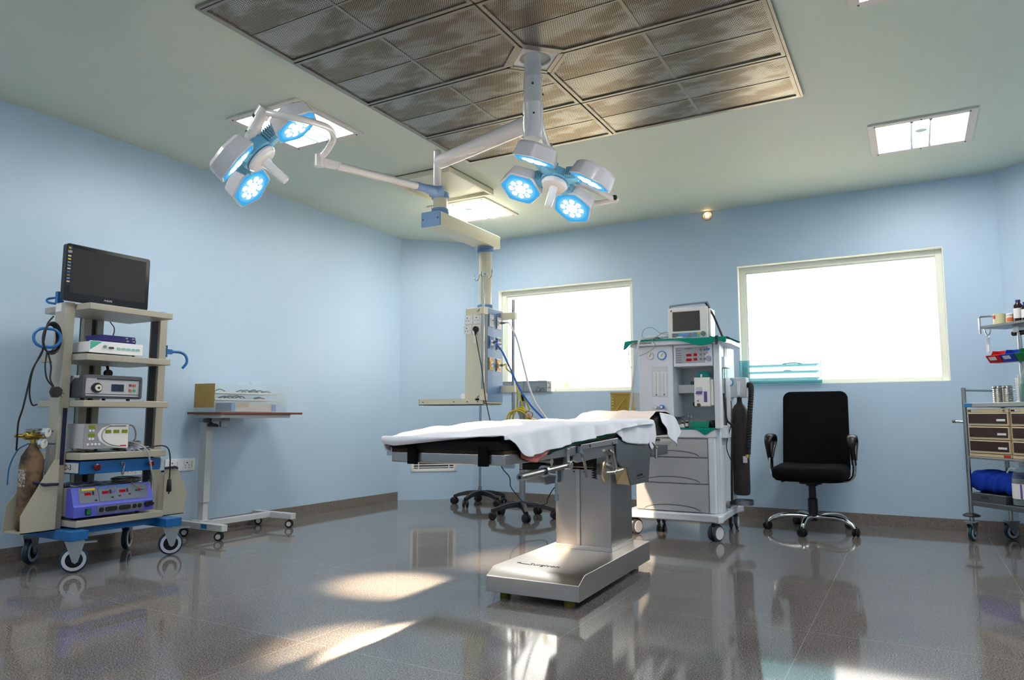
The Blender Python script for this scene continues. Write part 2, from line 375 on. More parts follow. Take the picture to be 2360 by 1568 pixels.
PX = [-3.155, -1.865, -.545]; PY = [2.275, 2.93, 3.605, 4.275, 4.89]
hub = (-1.865, 3.605); CUT = .185
rown = ['row nearest the camera', 'second row from the camera', 'third row from the camera', 'row nearest the windows']
def inset(poly, d):
    out = []; n = len(poly)
    for i in range(n):
        p0, p1, p2 = Vector(poly[i-1]), Vector(poly[i]), Vector(poly[(i+1) % n])
        a = (p1-p0).normalized(); b = (p2-p1).normalized(); na = Vector((-a.y, a.x)); nb = Vector((-b.y, b.x))
        k = (na+nb); k = k/(k.dot(na)); out.append(tuple(p1+k*d))
    return out
for i in range(2):
    for j in range(4):
        x0, x1, y0, y1 = PX[i]+.006, PX[i+1]-.006, PY[j]+.006, PY[j+1]-.006
        poly = [(x0, y0), (x1, y0), (x1, y1), (x0, y1)]
        if j in (1, 2):
            k = (2 if j == 1 else 1) if i == 0 else (3 if j == 1 else 0)
            c = poly[k]; pr, nx = poly[k-1], poly[(k+1) % 4]
            def to(c, q): d = Vector(q)-Vector(c); return tuple(Vector(c)+d.normalized()*CUT)
            poly = poly[:k]+[to(c, pr), to(c, nx)]+poly[k+1:]
        cx, cy = (x0+x1)/2, (y0+y1)/2; pl = [(a-cx, b-cy) for a, b in poly]
        side = 'left' if i == 0 else 'right'
        t = thing('ceiling_air_panel', 'perforated steel ceiling panel, %s half, %s' % (side, rown[j]), 'ceiling panel', (cx, cy, H), 0, 'perforated steel panels of the ceiling air outlet')
        inn = inset(pl, .022); g = G()
        n = len(pl)
        for q in range(n):
            a, b, c, d = pl[q], pl[(q+1) % n], inn[(q+1) % n], inn[q]
            g.add([(a[0], a[1], -.022), (b[0], b[1], -.022), (c[0], c[1], -.022), (d[0], d[1], -.022), (a[0], a[1], 0), (b[0], b[1], 0), (c[0], c[1], 0), (d[0], d[1], 0)],
                  [(0, 1, 2, 3), (4, 5, 6, 7), (0, 1, 5, 4), (3, 2, 6, 7)])
        obj('frame', g, M_PFR, t)
        obj('perforated_sheet', G().prism(inn, -.014, -.002), M_PERF, t)
        w2, h2 = (x1-x0)/2-.02, (y1-y0)/2-.02
        cutd = CUT if j in (1, 2) else 0
        g = G().box(-w2, w2, -.006, .006, -.0165, -.0145)
        g.box(-.010, .010, -h2, h2, -.017, -.0145)
        obj('cross_strip', g, M_PFR, t)
# steel grid between the panels and white cover around the lamp pole
g = G()
g.box(PX[0]-.012, PX[2]+.012, PY[0]-.012, PY[0]+.004, H-.018, H).box(PX[0]-.012, PX[2]+.012, PY[4]-.004, PY[4]+.012, H-.018, H)
g.box(PX[0]-.012, PX[0]+.004, PY[0], PY[4], H-.018, H).box(PX[2]-.004, PX[2]+.012, PY[0], PY[4], H-.018, H)
tag(obj('panel_surround', g, M_PFR), 'thin steel edge trim around the perforated ceiling air outlet', 'ceiling trim')
t = thing('pole_cover_plate', 'white diamond cover plate around the lamp pole in the middle of the perforated ceiling', 'cover plate', (hub[0], hub[1], H))
q = .155; sq = [(-q, 0), (0, -q), (q, 0), (0, q)]; g = G(); o2 = inset(sq, -.03)
def ringplate(g, outer, innerr, z0, z1, n=32):
    rr = []
    for z in (z0, z1):
        po = []
        for k in range(n):
            a = 2*PI*k/n; dx, dy = math.cos(a), math.sin(a); s = outer/(abs(dx)+abs(dy)); po.append((dx*s, dy*s, z))
        rr.append(po)
    ri = [[(innerr*math.cos(2*PI*k/n), innerr*math.sin(2*PI*k/n), z) for k in range(n)] for z in (z0, z1)]
    g.rings([ri[1], rr[1], rr[0], ri[0], ri[1]], cap=False)
ringplate(g, q, .093, -.014, -.002); obj('plate', g, M_LAMPW, t)
g = G()
for k in range(4):
    a, b = Vector(sq[k]), Vector(sq[(k+1) % 4]); d = (b-a).normalized(); nn = Vector((d.y, -d.x))
    v = [a, b, b+nn*.038+d*.02, a+nn*.038-d*.02]
    g.prism([tuple(x) for x in v], -.02, -.001)
obj('steel_border', g, M_PFR, t)
obj('opening', G().cyl((0, 0, -.004), (0, 0, -.001), .094, seg=32), M_GREY, t)

# ---------------------------------------------------------------- surgical light: one pole, two arms, two lamp heads
SL = thing('surgical_light', 'white ceiling mounted surgical light with two lit multi-pod heads above the operating table', 'surgical light', (-1.865, 3.575, H))
O = Vector((-1.865, 3.575, H))
def rel(g):            # world coordinates to coordinates under the lamp's empty
    g.v = [(x-O.x, y-O.y, z-O.z) for x, y, z in g.v]; return g
g = G(); x, y = O.x, O.y
g.lathe([(.050, H), (.050, 2.962), (.0565, 2.960), (.0575, 2.952), (.055, 2.946), (.055, 2.802), (.0615, 2.80), (.0625, 2.79), (.060, 2.784), (.060, 2.64), (.057, 2.632), (.057, 2.60), (.05, 2.588)][::-1], (x, y, 0), 'Z', 28)
obj('ceiling_pole', rel(g), M_LAMPW, SL)
g = G()
for a, z in ((-1.1, 2.9), (-1.0, 2.72), (.6, 2.86), (2.6, 2.86), (-2.3, 2.72)):
    r = .049 if z > 2.94 else .058
    g.sph((x+r*math.cos(a), y+r*math.sin(a), z), .007, 8)
objs('screw', rel(g), M_BLACK, SL)
P1 = Vector((-2.70, 3.795, 0))
g = G(); g.tube([(x-.03, y+.01, 2.69), (P1.x+.01, P1.y, 2.66)], [.052, .045], 24); obj('arm', rel(g), M_LAMPW, SL)
g = G(); g.cyl((P1.x, P1.y, 2.44), (P1.x, P1.y, 2.735), .027, seg=20); g.cyl((P1.x, P1.y, 2.735), (P1.x, P1.y, 2.745), .027, .018)
obj('arm_post', rel(g), M_LAMPW, SL)
E0 = Vector((-2.801, 2.812, 2.372)); J0 = Vector((P1.x-.03, P1.y-.06, 2.468))
g = G(); g.cyl((P1.x-.045, P1.y-.02, 2.462), (P1.x+.04, P1.y+.01, 2.462), .036, seg=24)
g.tube([(P1.x-.005, P1.y-.01, 2.462), J0+(E0-J0)*.05, J0+(E0-J0)*.13], [.036, .026, .028], 18)
obj('spring_arm_joint', rel(g), M_PBLUE, SL)
g = G(); g.tube([J0+(E0-J0)*.10, J0+(E0-J0)*.86], [.024, .023], 18); g.tube([J0+(E0-J0)*.84, E0], [.027, .027], 4)
g.cyl(E0+Vector((0, 0, -.03)), E0+Vector((0, 0, .035)), .027); obj('spring_arm', rel(g), M_LAMPW, SL)
T0 = Vector((-2.597, 2.243, 2.394))
g = G(); g.tube([E0+Vector((.01, 0, .02)), Vector((-2.749, 2.813, 2.417)), Vector((-2.678, 2.789, 2.465)), Vector((-2.573, 2.666, 2.446)), Vector((-2.505, 2.546, 2.418)), Vector((-2.421, 2.325, 2.349)), Vector((-2.469, 2.251, 2.349)), T0], .0165, 14, sm=5)
obj('yoke', rel(g), M_LAMPW, SL)

M_LENS = emis('lamp_lens_glow', (70, 176, 240), .95)
M_LED = emis('lamp_led', (240, 250, 255), 9)
M_HOUSE = mat('lamp_housing', (224, 220, 222), .25, coat=.3)
M_GLOW1 = emis('lamp_glow_outer', (96, 194, 246), 1.0)
M_GLOW2 = emis('lamp_glow_inner', (140, 214, 250), 1.0)
def lamp_head(c, n, th, angs, mount_ang, R, norms, aims, sc_=1.0):
    c = Vector(c); n = Vector(n).normalized(); u = Vector((0, 0, 1)).cross(n).normalized(); v = n.cross(u)
    def dr(a): a = math.radians(a+th); return u*math.cos(a)+v*math.sin(a)
    B = Matrix((u, v, n)).transposed().to_4x4(); B.translation = c
    g = G(); g.M = B; prof = []
    # hub body: shallow polygon with broad lobes towards every pod
    N = 48; ring = []
    for k in range(N):
        a = 360*k/N; r = .088
        for q in angs: r = max(r, .15*math.exp(-((((a-q-th+180) % 360)-180)/20.0)**2)+.02)
        ring.append((r*math.cos(math.radians(a)), r*math.sin(math.radians(a))))
    g.rings([[(x*s, y*s, z) for x, y in ring] for s, z in ((.9, -.035), (1, -.028), (1, .022), (.92, .03))])
    obj('lamp_hub', rel(g), M_LBLUE, SL)
    for a in angs:
        e = dr(a)
        pn = Vector(norms[angs.index(a)]).normalized(); pe = (e-pn*e.dot(pn)).normalized(); w = pn.cross(pe)
        pc = c+e*R+n*.045
        BM = Matrix((pe, w, pn)).transposed().to_4x4() @ Matrix.Scale(sc_, 4); BM.translation = pc; wq = n.cross(e)
        def hexa(r, z, sq=1.0):
            out = []
            for k in range(6):
                a0 = math.radians(60*k+30)
                for da in (-4, 4):
                    aa = a0+math.radians(da); out.append((r*math.cos(aa)*sq, r*math.sin(aa), z))
            return out
        g = G(); g.M = BM; g.rings([hexa(.104, -.085), hexa(.122, -.070), hexa(.134, .004), hexa(.130, .008)])
        pod = obj('lamp_pod', rel(g), M_HOUSE, SL)
        g = G(); g.M = BM; g.rings([hexa(.122, .0085), hexa(.122, .0095)]); obj('lens', rel(g), M_LENS, pod)
        g = G(); g.M = BM; g.cyl((0, 0, .0094), (0, 0, .0097), .096, seg=28); obj('glow_ring', rel(g), M_GLOW1, pod)
        g = G(); g.M = BM; g.cyl((0, 0, .0096), (0, 0, .00995), .082, seg=28); obj('glow_disc', rel(g), M_GLOW2, pod)
        g = G(); g.M = BM
        for k in range(8):
            aa = 2*PI*(k+.5)/8; g.cyl((.058*math.cos(aa), .058*math.sin(aa), .0100), (.058*math.cos(aa), .058*math.sin(aa), .0112), .0175, seg=12)
        g.cyl((0, 0, .0098), (0, 0, .0104), .036, seg=16); obj('led_cluster', rel(g), M_LED, pod)
        g = G()                                            # ribbed bellows between hub and pod
        for k in range(6):
            q = c+e*(.088+k*.012)+n*(-.008+k*.001); mm = Matrix((e, wq, n)).transposed().to_4x4(); mm.translation = q; g.M = mm
            g.box(-.004, .004, -.05, .05, -.03, .026)
        mm = Matrix((e, wq, n)).transposed().to_4x4(); mm.translation = c+e*.12; g.M = mm; g.box(-.045, .02, -.04, .04, -.022, .018)
        obj('bellows', rel(g), mat('bellows_blue', (112, 166, 192), .5), SL)
        ld = bpy.data.lights.new('pod_beam', 'SPOT'); ld.energy = SPOT_W*(.6 if sc_ != 1 else 7.5 if aims[angs.index(a)][2] > .5 else 1); ld.color = SPOT_C; ld.spot_size = math.radians(18); ld.spot_blend = 1.0; ld.shadow_soft_size = .05
        lo = bpy.data.objects.new('pod_beam', ld); col.objects.link(lo); lo.parent = SL
        zz = (pc-Vector(aims[angs.index(a)])).normalized(); xx = zz.orthogonal().normalized(); yy = zz.cross(xx)
        mm = Matrix((xx, yy, zz)).transposed().to_4x4(); mm.translation = pc+pn*.02-O; lo.matrix_local = mm
    B2 = Matrix((u, v, n)).transposed().to_4x4(); B2.translation = c
    g = G(); g.M = B2; g.lathe([(.05, .028), (.076, .034), (.08, .046), (.07, .062), (.035, .068)], seg=28); obj('handle_disc', rel(g), M_LAMPW, SL)
    g = G(); g.M = B2; g.lathe([(.026, .06), (.026, .085), (.0225, .09), (.0225, .19), (.018, .20), (.01, .203)], seg=20); obj('handle', rel(g), M_LAMPW, SL)
    e = dr(mount_ang); w = n.cross(e); mm = Matrix((e, w, n)).transposed().to_4x4(); mm.translation = c+e*.075-n*.04
    g = G(); g.M = mm; g.box(-.04, .055, -.045, .045, -.012, .012); obj('mount_plate', rel(g), M_LAMPW, SL, bevel=.004)
    g = G(); g.M = mm
    for sx in (-.03, .045):
        for sy in (-.035, .035): g.cyl((sx, sy, -.018), (sx, sy, -.011), .006, seg=8)
    objs('screw', rel(g), M_DGREY, SL)
    return c+e*.08-n*.05
mpt = lamp_head((-2.72, 2.305, 2.24), (.55, .50, -.66), 92.5, (0, 120, 240), 60, .232, ((.467, .303, -.791), (.437, .643, -.556), (.7, .287, -.612)), ((-1.95, 4.0, .3), (-2.0, 5.7, .25), (-2.45, 4.4, 0)), .9)
g = G(); g.tube([mpt, T0], [.026, .026], 18); g.tube([T0-(T0-mpt).normalized()*.03, T0+(T0-mpt).normalized()*.02], [.034, .034], 18); obj('head_post', rel(g), M_LAMPW, SL)
g = G(); g.sph(T0+Vector((-.04, -.01, -.015)), .018, 10); obj('knob', rel(g), M_BLACK, SL)
c2 = Vector((-1.781, 3.713, 2.375))
mp2 = lamp_head(c2, (-.12, -.33, -.935), 74.5, (0, 90, 180, 270), -135, .24, ((-.344, .057, -.935), (-.091, -.481, -.871), (-.164, -.531, -.827), (-.488, -.064, -.859)), ((-2.10, 2.42, 0), (-1.92, 3.0, .93), (-1.85, 4.1, .95), (-2.66, 3.38, 0)))
K0 = Vector((-1.575, 4.138, 2.331)); B0 = Vector((-1.969, 3.991, 2.672))
g = G(); g.tube([(x+.02, y+.04, 2.70), B0], [.026, .022], 18); obj('arm', rel(g), M_LAMPW, SL)
g = G(); g.cyl(B0+Vector((0, 0, -.05)), B0+Vector((0, 0, .045)), .026); obj('arm_joint', rel(g), M_GREY, SL)
g = G(); g.tube([B0+Vector((0, 0, -.03)), Vector((-1.963, 4.145, 2.568)), Vector((-1.846, 4.160, 2.413)), Vector((-1.793, 4.150, 2.370)), Vector((-1.716, 4.151, 2.333)), Vector((-1.638, 4.149, 2.329)), K0], .0165, 14, sm=5); obj('yoke', rel(g), M_LAMPW, SL)
g = G(); g.tube([Vector((-1.787, 3.835, 2.422)), K0+(K0-Vector((-1.787, 3.835, 2.422))).normalized()*.02], [.02, .016], 16); obj('head_post', rel(g), M_LAMPW, SL)
g = G(); g.sph(K0+Vector((0, -.012, .008)), .019, 10); obj('knob', rel(g), M_BLACK, SL)

# ---------------------------------------------------------------- beige ceiling pendant with gas outlets
PD = thing('ceiling_pendant', 'beige and blue ceiling pendant with gas outlets and sockets beside the smaller window', 'medical pendant', (-3.76, 5.30, H))
O = Vector((-3.76, 5.30, H))
g = G(); g.box(-4.0, -3.35, 4.88, 5.62, H-.012, H-.001).prism([(-4.0, 4.88), (-3.35, 4.88), (-3.38, 4.91), (-3.97, 4.91)], H-.055, H-.001).prism([(-3.35, 4.88), (-3.35, 5.62), (-3.38, 5.59), (-3.38, 4.91)], H-.055, H-.001)
g.prism([(-4.0, 4.88), (-3.97, 4.91), (-3.97, 5.59), (-4.0, 5.62)], H-.055, H-.001).prism([(-4.0, 5.62), (-3.97, 5.59), (-3.38, 5.59), (-3.35, 5.62)], H-.055, H-.001)
g.box(-3.97, -3.38, 4.91, 5.59, H-.03, H-.012)
obj('ceiling_plate', rel(g), M_CREAM, PD, bevel=.003)
c1 = (-3.755, 5.33); c2p = (-3.76, 6.15)
g = G().cyl((*c1, 2.87), (*c1, H-.03), .066, seg=28); obj('column', rel(g), M_CREAM, PD)
def collar(c, z0, z1, r=.072):
    g = G().lathe([(r, z0), (r+.014, z0+.004), (r+.014, z0+(z1-z0)*.4), (r+.004, z0+(z1-z0)*.5), (r+.01, z0+(z1-z0)*.6), (r+.01, z1-.004), (r, z1)], (*c, 0), 'Z', 28); obj('collar', rel(g), M_COLLAR, PD)
collar(c1, 2.83, 2.89); collar(c1, 2.985, 3.045, .07)
g = G().box(-3.862, -3.662, 5.205, 6.285, 2.70, 2.83); obj('arm', rel(g), M_CREAM, PD, bevel=.006)
g = G().box(-3.866, -3.658, 5.187, 5.207, 2.696, 2.834); obj('arm_end_cap', rel(g), M_PBLUE, PD, bevel=.004)
g = G()
for sx in (-3.845, -3.68): g.cyl((sx, 5.182, 2.765), (sx, 5.19, 2.765), .008, seg=8)
objs('screw', rel(g), M_DGREY, PD)
g = G().cyl((*c2p, 2.09), (*c2p, 2.66), .064, seg=28); obj('column', rel(g), M_CREAM, PD)
collar(c2p, 2.64, 2.70); collar(c2p, 2.058, 2.10)
bx0, bx1, by0, by1, bz0, bz1 = -3.90, -3.65, 6.0, 6.33, 1.095, 2.055
g = G().box(bx0, bx1-.004, by0, by1, bz0, bz1); obj('service_head', rel(g), M_CREAM, PD, bevel=.006)
g = G().box(bx1-.005, bx1+.002, by0+.012, by1-.012, bz0+.02, bz1-.012); obj('blue_panel', rel(g), M_PBLUE, PD, bevel=.002)
# equipment tray
g = G().box(-4.455, -3.675, 5.985, 6.33, 1.082, 1.09).box(-4.455, -3.675, 5.985, 5.99, 1.082, 1.146).box(-4.455, -3.675, 6.325, 6.33, 1.082, 1.146).box(-4.455, -4.45, 5.985, 6.33, 1.082, 1.146)
obj('tray', rel(g), M_CREAM, PD)
g = G()
for sx in (-4.40, -4.02, -3.86, -3.74): g.cyl((sx, 5.979, 1.115), (sx, 5.986, 1.115), .006, seg=8)
objs('screw', rel(g), M_DGREY, PD)
M_SOCK = mat('socket_plate', (238, 238, 238), .3)
def ind_socket(par, fr, xd, zd, w=.085, sw=True, ol=Vector((0, 0, 0))):
    # plate in the plane of xd, zd with holes and a rocker
    fr = Vector(fr)-ol; xd = Vector(xd); zd = Vector(zd); nn = xd.cross(zd)
    mm = Matrix((xd, zd, nn)).transposed().to_4x4(); mm.translation = fr
    g = G(); g.M = mm; g.box(-w/2, w/2, -w/2, w/2, 0, .008); p = obj('socket', g, M_SOCK, par, bevel=.002)
    g = G(); g.M = mm
    for a, b, r in ((-.012, .018, .006), (-.026, -.01, .0045), (.002, -.01, .0045)): g.cyl((a, b, .0075), (a, b, .0086), r, seg=10)
    objs('socket_hole', g, M_INK, p)
    if sw: g = G(); g.M = mm; g.box(.02, .034, -.022, .024, .007, .011); obj('switch', g, M_WPL, p)
for a, b in ((-3.862, 1.935), (-3.755, 1.935), (-3.868, 1.832), (-3.762, 1.832)): ind_socket(PD, (a, by0, b), (1, 0, 0), (0, 0, 1), .09, True, O)
g = G().box(-3.80, -3.765, by0-.006, by0, 1.70, 1.775); obj('switch', rel(g), M_SOCK, PD)
mcol = {'w': mat('outlet_white', (236, 236, 238), .35), 'b': mat('outlet_blue', (28, 110, 178), .4), 'k': mat('outlet_black', (40, 40, 42), .4), 'y': mat('outlet_yellow', (238, 178, 20), .4)}
for (yy, zz, cc) in ((6.075, 1.925, 'w'), (6.225, 1.915, 'w'), (6.075, 1.705, 'b'), (6.225, 1.70, 'k'), (6.075, 1.49, 'y'), (6.225, 1.485, 'y')):
    X = bx1+.002
    g = G().box(X, X+.006, yy-.045, yy+.045, zz-.066, zz+.066); p = obj('gas_outlet', rel(g), M_STEELD, PD, bevel=.002)
    g = G().box(X+.006, X+.012, yy-.037, yy+.037, zz-.058, zz+.058); obj('coloured_plate', rel(g), mcol[cc], p)
    g = G().box(X+.012, X+.02, yy-.024, yy+.024, zz-.03, zz+.02).cyl((X+.02, yy, zz), (X+.034, yy, zz), .012); obj('outlet_socket', rel(g), M_WPL, p)
    g = G().cyl((X+.034, yy, zz), (X+.036, yy, zz), .007, seg=10).cyl((X+.012, yy, zz-.045), (X+.014, yy, zz-.045), .003, seg=8).cyl((X+.012, yy, zz+.045), (X+.014, yy, zz+.045), .003, seg=8)
    obj('outlet_hole', rel(g), M_INK, p)
# poles on the pendant
pa = (-3.66, 5.945)
g = G().cyl((*pa, 1.24), (*pa, 2.37), .0155, seg=14); g.cyl((*pa, 2.35), (*pa, 2.40), .022, seg=14); obj('infusion_pole', rel(g), M_STEELP, PD)
g = G()
for s in (-1, 1):
    g.tube([(pa[0], pa[1], 2.375), (pa[0]+s*.055, pa[1]-s*.02, 2.372), (pa[0]+s*.07, pa[1]-s*.025, 2.335), (pa[0]+s*.10, pa[1]-s*.035, 2.32), (pa[0]+s*.125, pa[1]-s*.045, 2.345), (pa[0]+s*.128, pa[1]-s*.045, 2.40)], .0045, 8, sm=5)
objs('hook', rel(g), M_STEELP, PD)
g = G()
for z in (2.01, 1.16):
    g.box(pa[0]-.11, pa[0]+.025, 5.985, 6.0, z-.035, z+.035).box(pa[0]-.025, pa[0]+.025, 5.92, 5.99, z-.035, z+.035)
objs('pole_clamp', rel(g), M_CREAM, PD, bevel=.003)
g = G()
for z in (2.02, 1.165): g.tube([(-3.73, 5.985, z), (-3.72, 5.96, z), (-3.70, 5.955, z+.02)], .005, 8).tube([(-3.72, 5.96, z), (-3.735, 5.955, z-.015)], .005, 8)
objs('wing_screw', rel(g), M_STEELD, PD)
pb = (-3.515, 6.30)
g = G().cyl((*pb, .985), (*pb, 2.16), .0165, seg=14); obj('side_pole', rel(g), M_STEELP, PD)
g = G()
for z in (1.99, 1.245): g.box(-3.648, pb[0]+.03, 6.275, 6.325, z-.035, z+.035)
objs('pole_clamp', rel(g), M_CREAM, PD, bevel=.003)
g = G().lathe([(.045, 1.09), (.05, 1.10), (.05, 1.19), (.045, 1.205)], (-4.02, 6.2, 0), 'Z', 20)
tag(obj('tissue_roll', g, M_WPL), 'white roll standing on the beige tray of the ceiling pendant', 'roll')
# hoses and cable plugged into the pendant
def hose(name, pts, r, m, label, cat='hose', sm=8): return tag(obj(name, G().tube(pts, r, 10, sm=sm), m), label, cat)
X = bx1+.034
h = thing('gas_hose', 'white hose hanging from the upper outlet of the ceiling pendant', 'hose')
obj('hose_tube', G().tube([(X+.04, 6.225, 1.915), (X+.09, 6.225, 1.912), Vector((-3.445, 6.148, 1.843)), Vector((-3.382, 6.141, 1.717)), Vector((-3.318, 6.148, 1.480)), Vector((-3.257, 6.151, 1.266)), Vector((-3.184, 6.155, 1.097)), Vector((-3.071, 6.180, 0.939)), Vector((-2.956, 6.208, 0.767)), (-2.35, 6.4, .66), (-2.12, 6.35, .62)], .0095, 10, sm=8), mat('white_hose', (222, 216, 218), .4), h)
obj('connector', G().cyl((X, 6.225, 1.915), (X+.022, 6.225, 1.915), .014).cyl((X+.02, 6.225, 1.915), (X+.05, 6.225, 1.915), .010), M_STEELD, h)
h = thing('gas_hose', 'bright blue hose curving from the blue outlet of the ceiling pendant', 'hose')
obj('hose_tube', G().tube([(X+.025, 6.075, 1.705), (X+.05, 6.075, 1.71), Vector((-3.531, 6.005, 1.669)), Vector((-3.480, 6.020, 1.596)), Vector((-3.407, 6.046, 1.434)), Vector((-3.319, 6.061, 1.251)), Vector((-3.209, 6.085, 1.084)), Vector((-3.050, 6.138, 0.911)), Vector((-2.934, 6.160, 0.789)), (-2.35, 6.3, .60), (-2.12, 6.3, .58)], .0095, 10, sm=8), mat('blue_hose', (28, 96, 190), .4), h)
obj('connector', G().cyl((X, 6.075, 1.705), (X+.028, 6.075, 1.705), .014), M_STEELD, h)
h = thing('gas_hose', 'yellow hose looping from the lower yellow outlet to the suction stand', 'hose')
MY = mat('yellow_hose', (196, 176, 40), .4)
obj('hose_tube', G().tube([(X+.02, 6.225, 1.485), (X+.06, 6.225, 1.49), Vector((-3.511, 6.160, 1.444)), Vector((-3.455, 6.175, 1.383)), Vector((-3.411, 6.177, 1.292)), Vector((-3.392, 6.169, 1.163)), Vector((-3.392, 6.159, 1.057)), Vector((-3.358, 6.168, 0.951)), Vector((-3.335, 6.179, 0.867)), Vector((-3.303, 6.191, 0.922)), Vector((-3.269, 6.198, 1.014)), Vector((-3.300, 6.168, 1.120)), Vector((-3.347, 6.131, 1.204)), Vector((-3.322, 6.138, 1.077)), Vector((-3.262, 6.159, 0.993)), Vector((-3.278, 6.162, 0.897))], .0085, 10, sm=8), MY, h)
obj('connector', G().cyl((X, 6.225, 1.485), (X+.025, 6.225, 1.485), .013), M_STEELD, h)
h = thing('power_cable', 'black cable with round plug in the pendant socket running down behind the table', 'cable')
obj('plug', G().cyl((-3.762, 5.99, 1.835), (-3.762, 5.962, 1.835), .028).tube([(-3.762, 5.975, 1.825), (-3.762, 5.97, 1.78)], [.02, .009], 10), M_BLACK, h)
obj('cord', G().tube([(-3.762, 5.97, 1.78), Vector((-3.681, 5.909, 1.583)), Vector((-3.645, 5.919, 1.383)), Vector((-3.608, 5.909, 1.159)), Vector((-3.551, 5.913, 0.922)), Vector((-3.494, 5.917, 0.684)), Vector((-3.443, 5.945, 0.497)), Vector((-3.373, 5.973, 0.400)), Vector((-3.357, 5.970, 0.313)), Vector((-3.298, 5.990, 0.234)), Vector((-3.173, 5.929, 0.175)), Vector((-3.020, 6.016, 0.163)), Vector((-2.988, 6.025, 0.231)), Vector((-2.861, 5.966, 0.352)), (-2.5, 5.75, .45), (-2.15, 5.9, .5)], .005, 8, sm=8), M_BLACK, h)
# small lit lamp on the back wall just under the ceiling
t = thing('wall_lamp', 'small lit round wall lamp on the back wall just under the ceiling', 'lamp', (-1.775, YB, 3.055))
obj('base', G().lathe([(.035, 0), (.042, -.006), (.042, -.012), (.03, -.018)], (0, 0, 0), 'Y', 20), M_WPL, t)
obj('bulb', G().sph((0, -.038, .006), .021, 12), emis('bulb_glow', (255, 206, 140), 9), t)
obj('rim', G().tube([(.045*math.cos(a), -.02, .045*math.sin(a)-.005) for a in [2*PI*k/20 for k in range(21)]], .005, 8), M_STEELP, t)
# ventilation grille on the chamfered corner wall
ca, cb = Vector((CA[0], CA[1], 0)), Vector((CB[0], CB[1], 0)); dd = (cb-ca).normalized(); nn = Vector((dd.y, -dd.x, 0))
vt = thing('wall_vent', 'white louvred ventilation grille low on the angled corner wall', 'vent', tuple(ca+dd*.42), math.atan2(dd.y, dd.x))
vz0, vz1, vw = .325, .815, .27
g = G().box(-vw, vw, -.012, 0, vz0, vz0+.035).box(-vw, vw, -.012, 0, vz1-.035, vz1).box(-vw, -vw+.035, -.012, 0, vz0, vz1).box(vw-.035, vw, -.012, 0, vz0, vz1)
obj('frame', g, M_WPL, vt, bevel=.003)
obj('backing', G().box(-vw+.03, vw-.03, -.003, -.001, vz0+.03, vz1-.03), M_DGREY, vt)
g = G()
for k in range(15):
    z = vz0+.048+k*.0285; g.prism([(-.010, z), (-.006, z+.007), (-.004, z+.007), (-.008, z)], -vw+.03, vw-.03, 'X')
obj('louvre', g, M_WPL, vt)
g = G()
for sx in (-.18, .18): g.box(sx-.005, sx+.005, -.012, -.009, vz0+.03, vz1-.03)
obj('divider', g, M_WPL, vt)
# ---------------------------------------------------------------- operating table (local frame: x across, y towards the head end)
OT = thing('operating_table', 'stainless steel operating table with black mattress in the middle of the room', 'operating table', (-1.80, 3.75, 0), math.radians(1.9))
M_TABLE = brushed('table_steel', (176, 172, 168), .3, (3, 3, 60))
M_TOP = brushed('base_steel', (206, 200, 194), .3, (60, 3, 3))
M_DK = mat('dark_mechanism', (34, 32, 30), .5, .4)
M_GOLD = brushed('warm_steel', (214, 190, 150), .3, (3, 3, 20))
g = G().prism([(-.365, .04), (-.365, .122), (-.285, .16), (.865, .16), (.865, .04)], -.262, .274, 'X'); base = obj('base', g, M_TOP, OT, bevel=.004)
M_FOOT = mat('amber_rubber', (120, 104, 20), .4)
for a, b in ((-.19, -.28), (.19, -.29), (-.19, .76), (.2, .76)): obj('foot', G().cyl((a, b, 0), (a, b, .045), .028, seg=16), M_FOOT if b < 0 else M_WPL, OT)
text('Surgicon', .062, M_INK, base, face_m((-.10, -.165, .1606), (1, .0, 0), (0, 1, 0)), sx=.85)
obj('emblem', G().cyl((-.17, -.155, .16), (-.17, -.155, .1606), .012, seg=12).tube([(-.16, -.165, .1606), (-.14, -.175, .1608), (-.10, -.175, .1606)], .0025, 6), M_INK, base)
g = G().box(-.18, .185, .375, .78, .16, .648); obj('column', g, M_TABLE, OT, bevel=.004)
g = G().box(-.186, .191, .369, .786, .16, .185); obj('column_skirt', g, M_STEEL, OT, bevel=.003)
g = G().box(-.038, -.014, .366, .376, .185, .648); obj('column_trim', g, M_STEEL, OT, bevel=.002)
objs('screw', G().sph((-.055, .374, .63), .005, 8).sph((.012, .374, .63), .005, 8), M_DGREY, OT)
g = G()
rr = []
for k in range(13):
    s = .012 if k % 2 else 0; z = .645+k*.012; rr.append([(-.165-s, .395-s, z), (.17+s, .395-s, z), (.17+s, .765+s, z), (-.165-s, .765+s, z)])
g.rings(rr); obj('bellows', g, M_RUB, OT)
g = G().box(-.26, .262, -.43, .93, .785, .83); obj('seat_frame', g, M_STEELD, OT, bevel=.004)
g = G().prism([(-.42, .80), (-.42, .752), (-.35, .735), (.16, .752), (.24, .80)], .255, .268, 'X'); obj('side_panel', g, M_TABLE, OT)
g = G().prism([(-.42, .80), (-.42, .752), (-.35, .735), (.16, .752), (.24, .80)], -.268, -.255, 'X'); obj('side_panel', g, M_TABLE, OT)
for s in (-1, 1):
    g = G(); g.prism([(-.375, .800), (-.375, .828), (.2, .848), (.2, .814)], s*.284, s*.296, 'X'); r = obj('side_rail', g, M_STEEL, OT, bevel=.003)
    g = G()
    for yy in (-.25, .1): g.cyl((s*.296, yy, .818), (s*.299, yy, .818), .008, seg=12)
    objs('bolt', g, M_DGREY, r)
g = G().prism([(-1.19, .768), (-1.19, .815), (-.42, .825), (-.42, .775)], -.285, .288, 'X'); obj('leg_section_frame', g, M_TABLE, OT, bevel=.006)
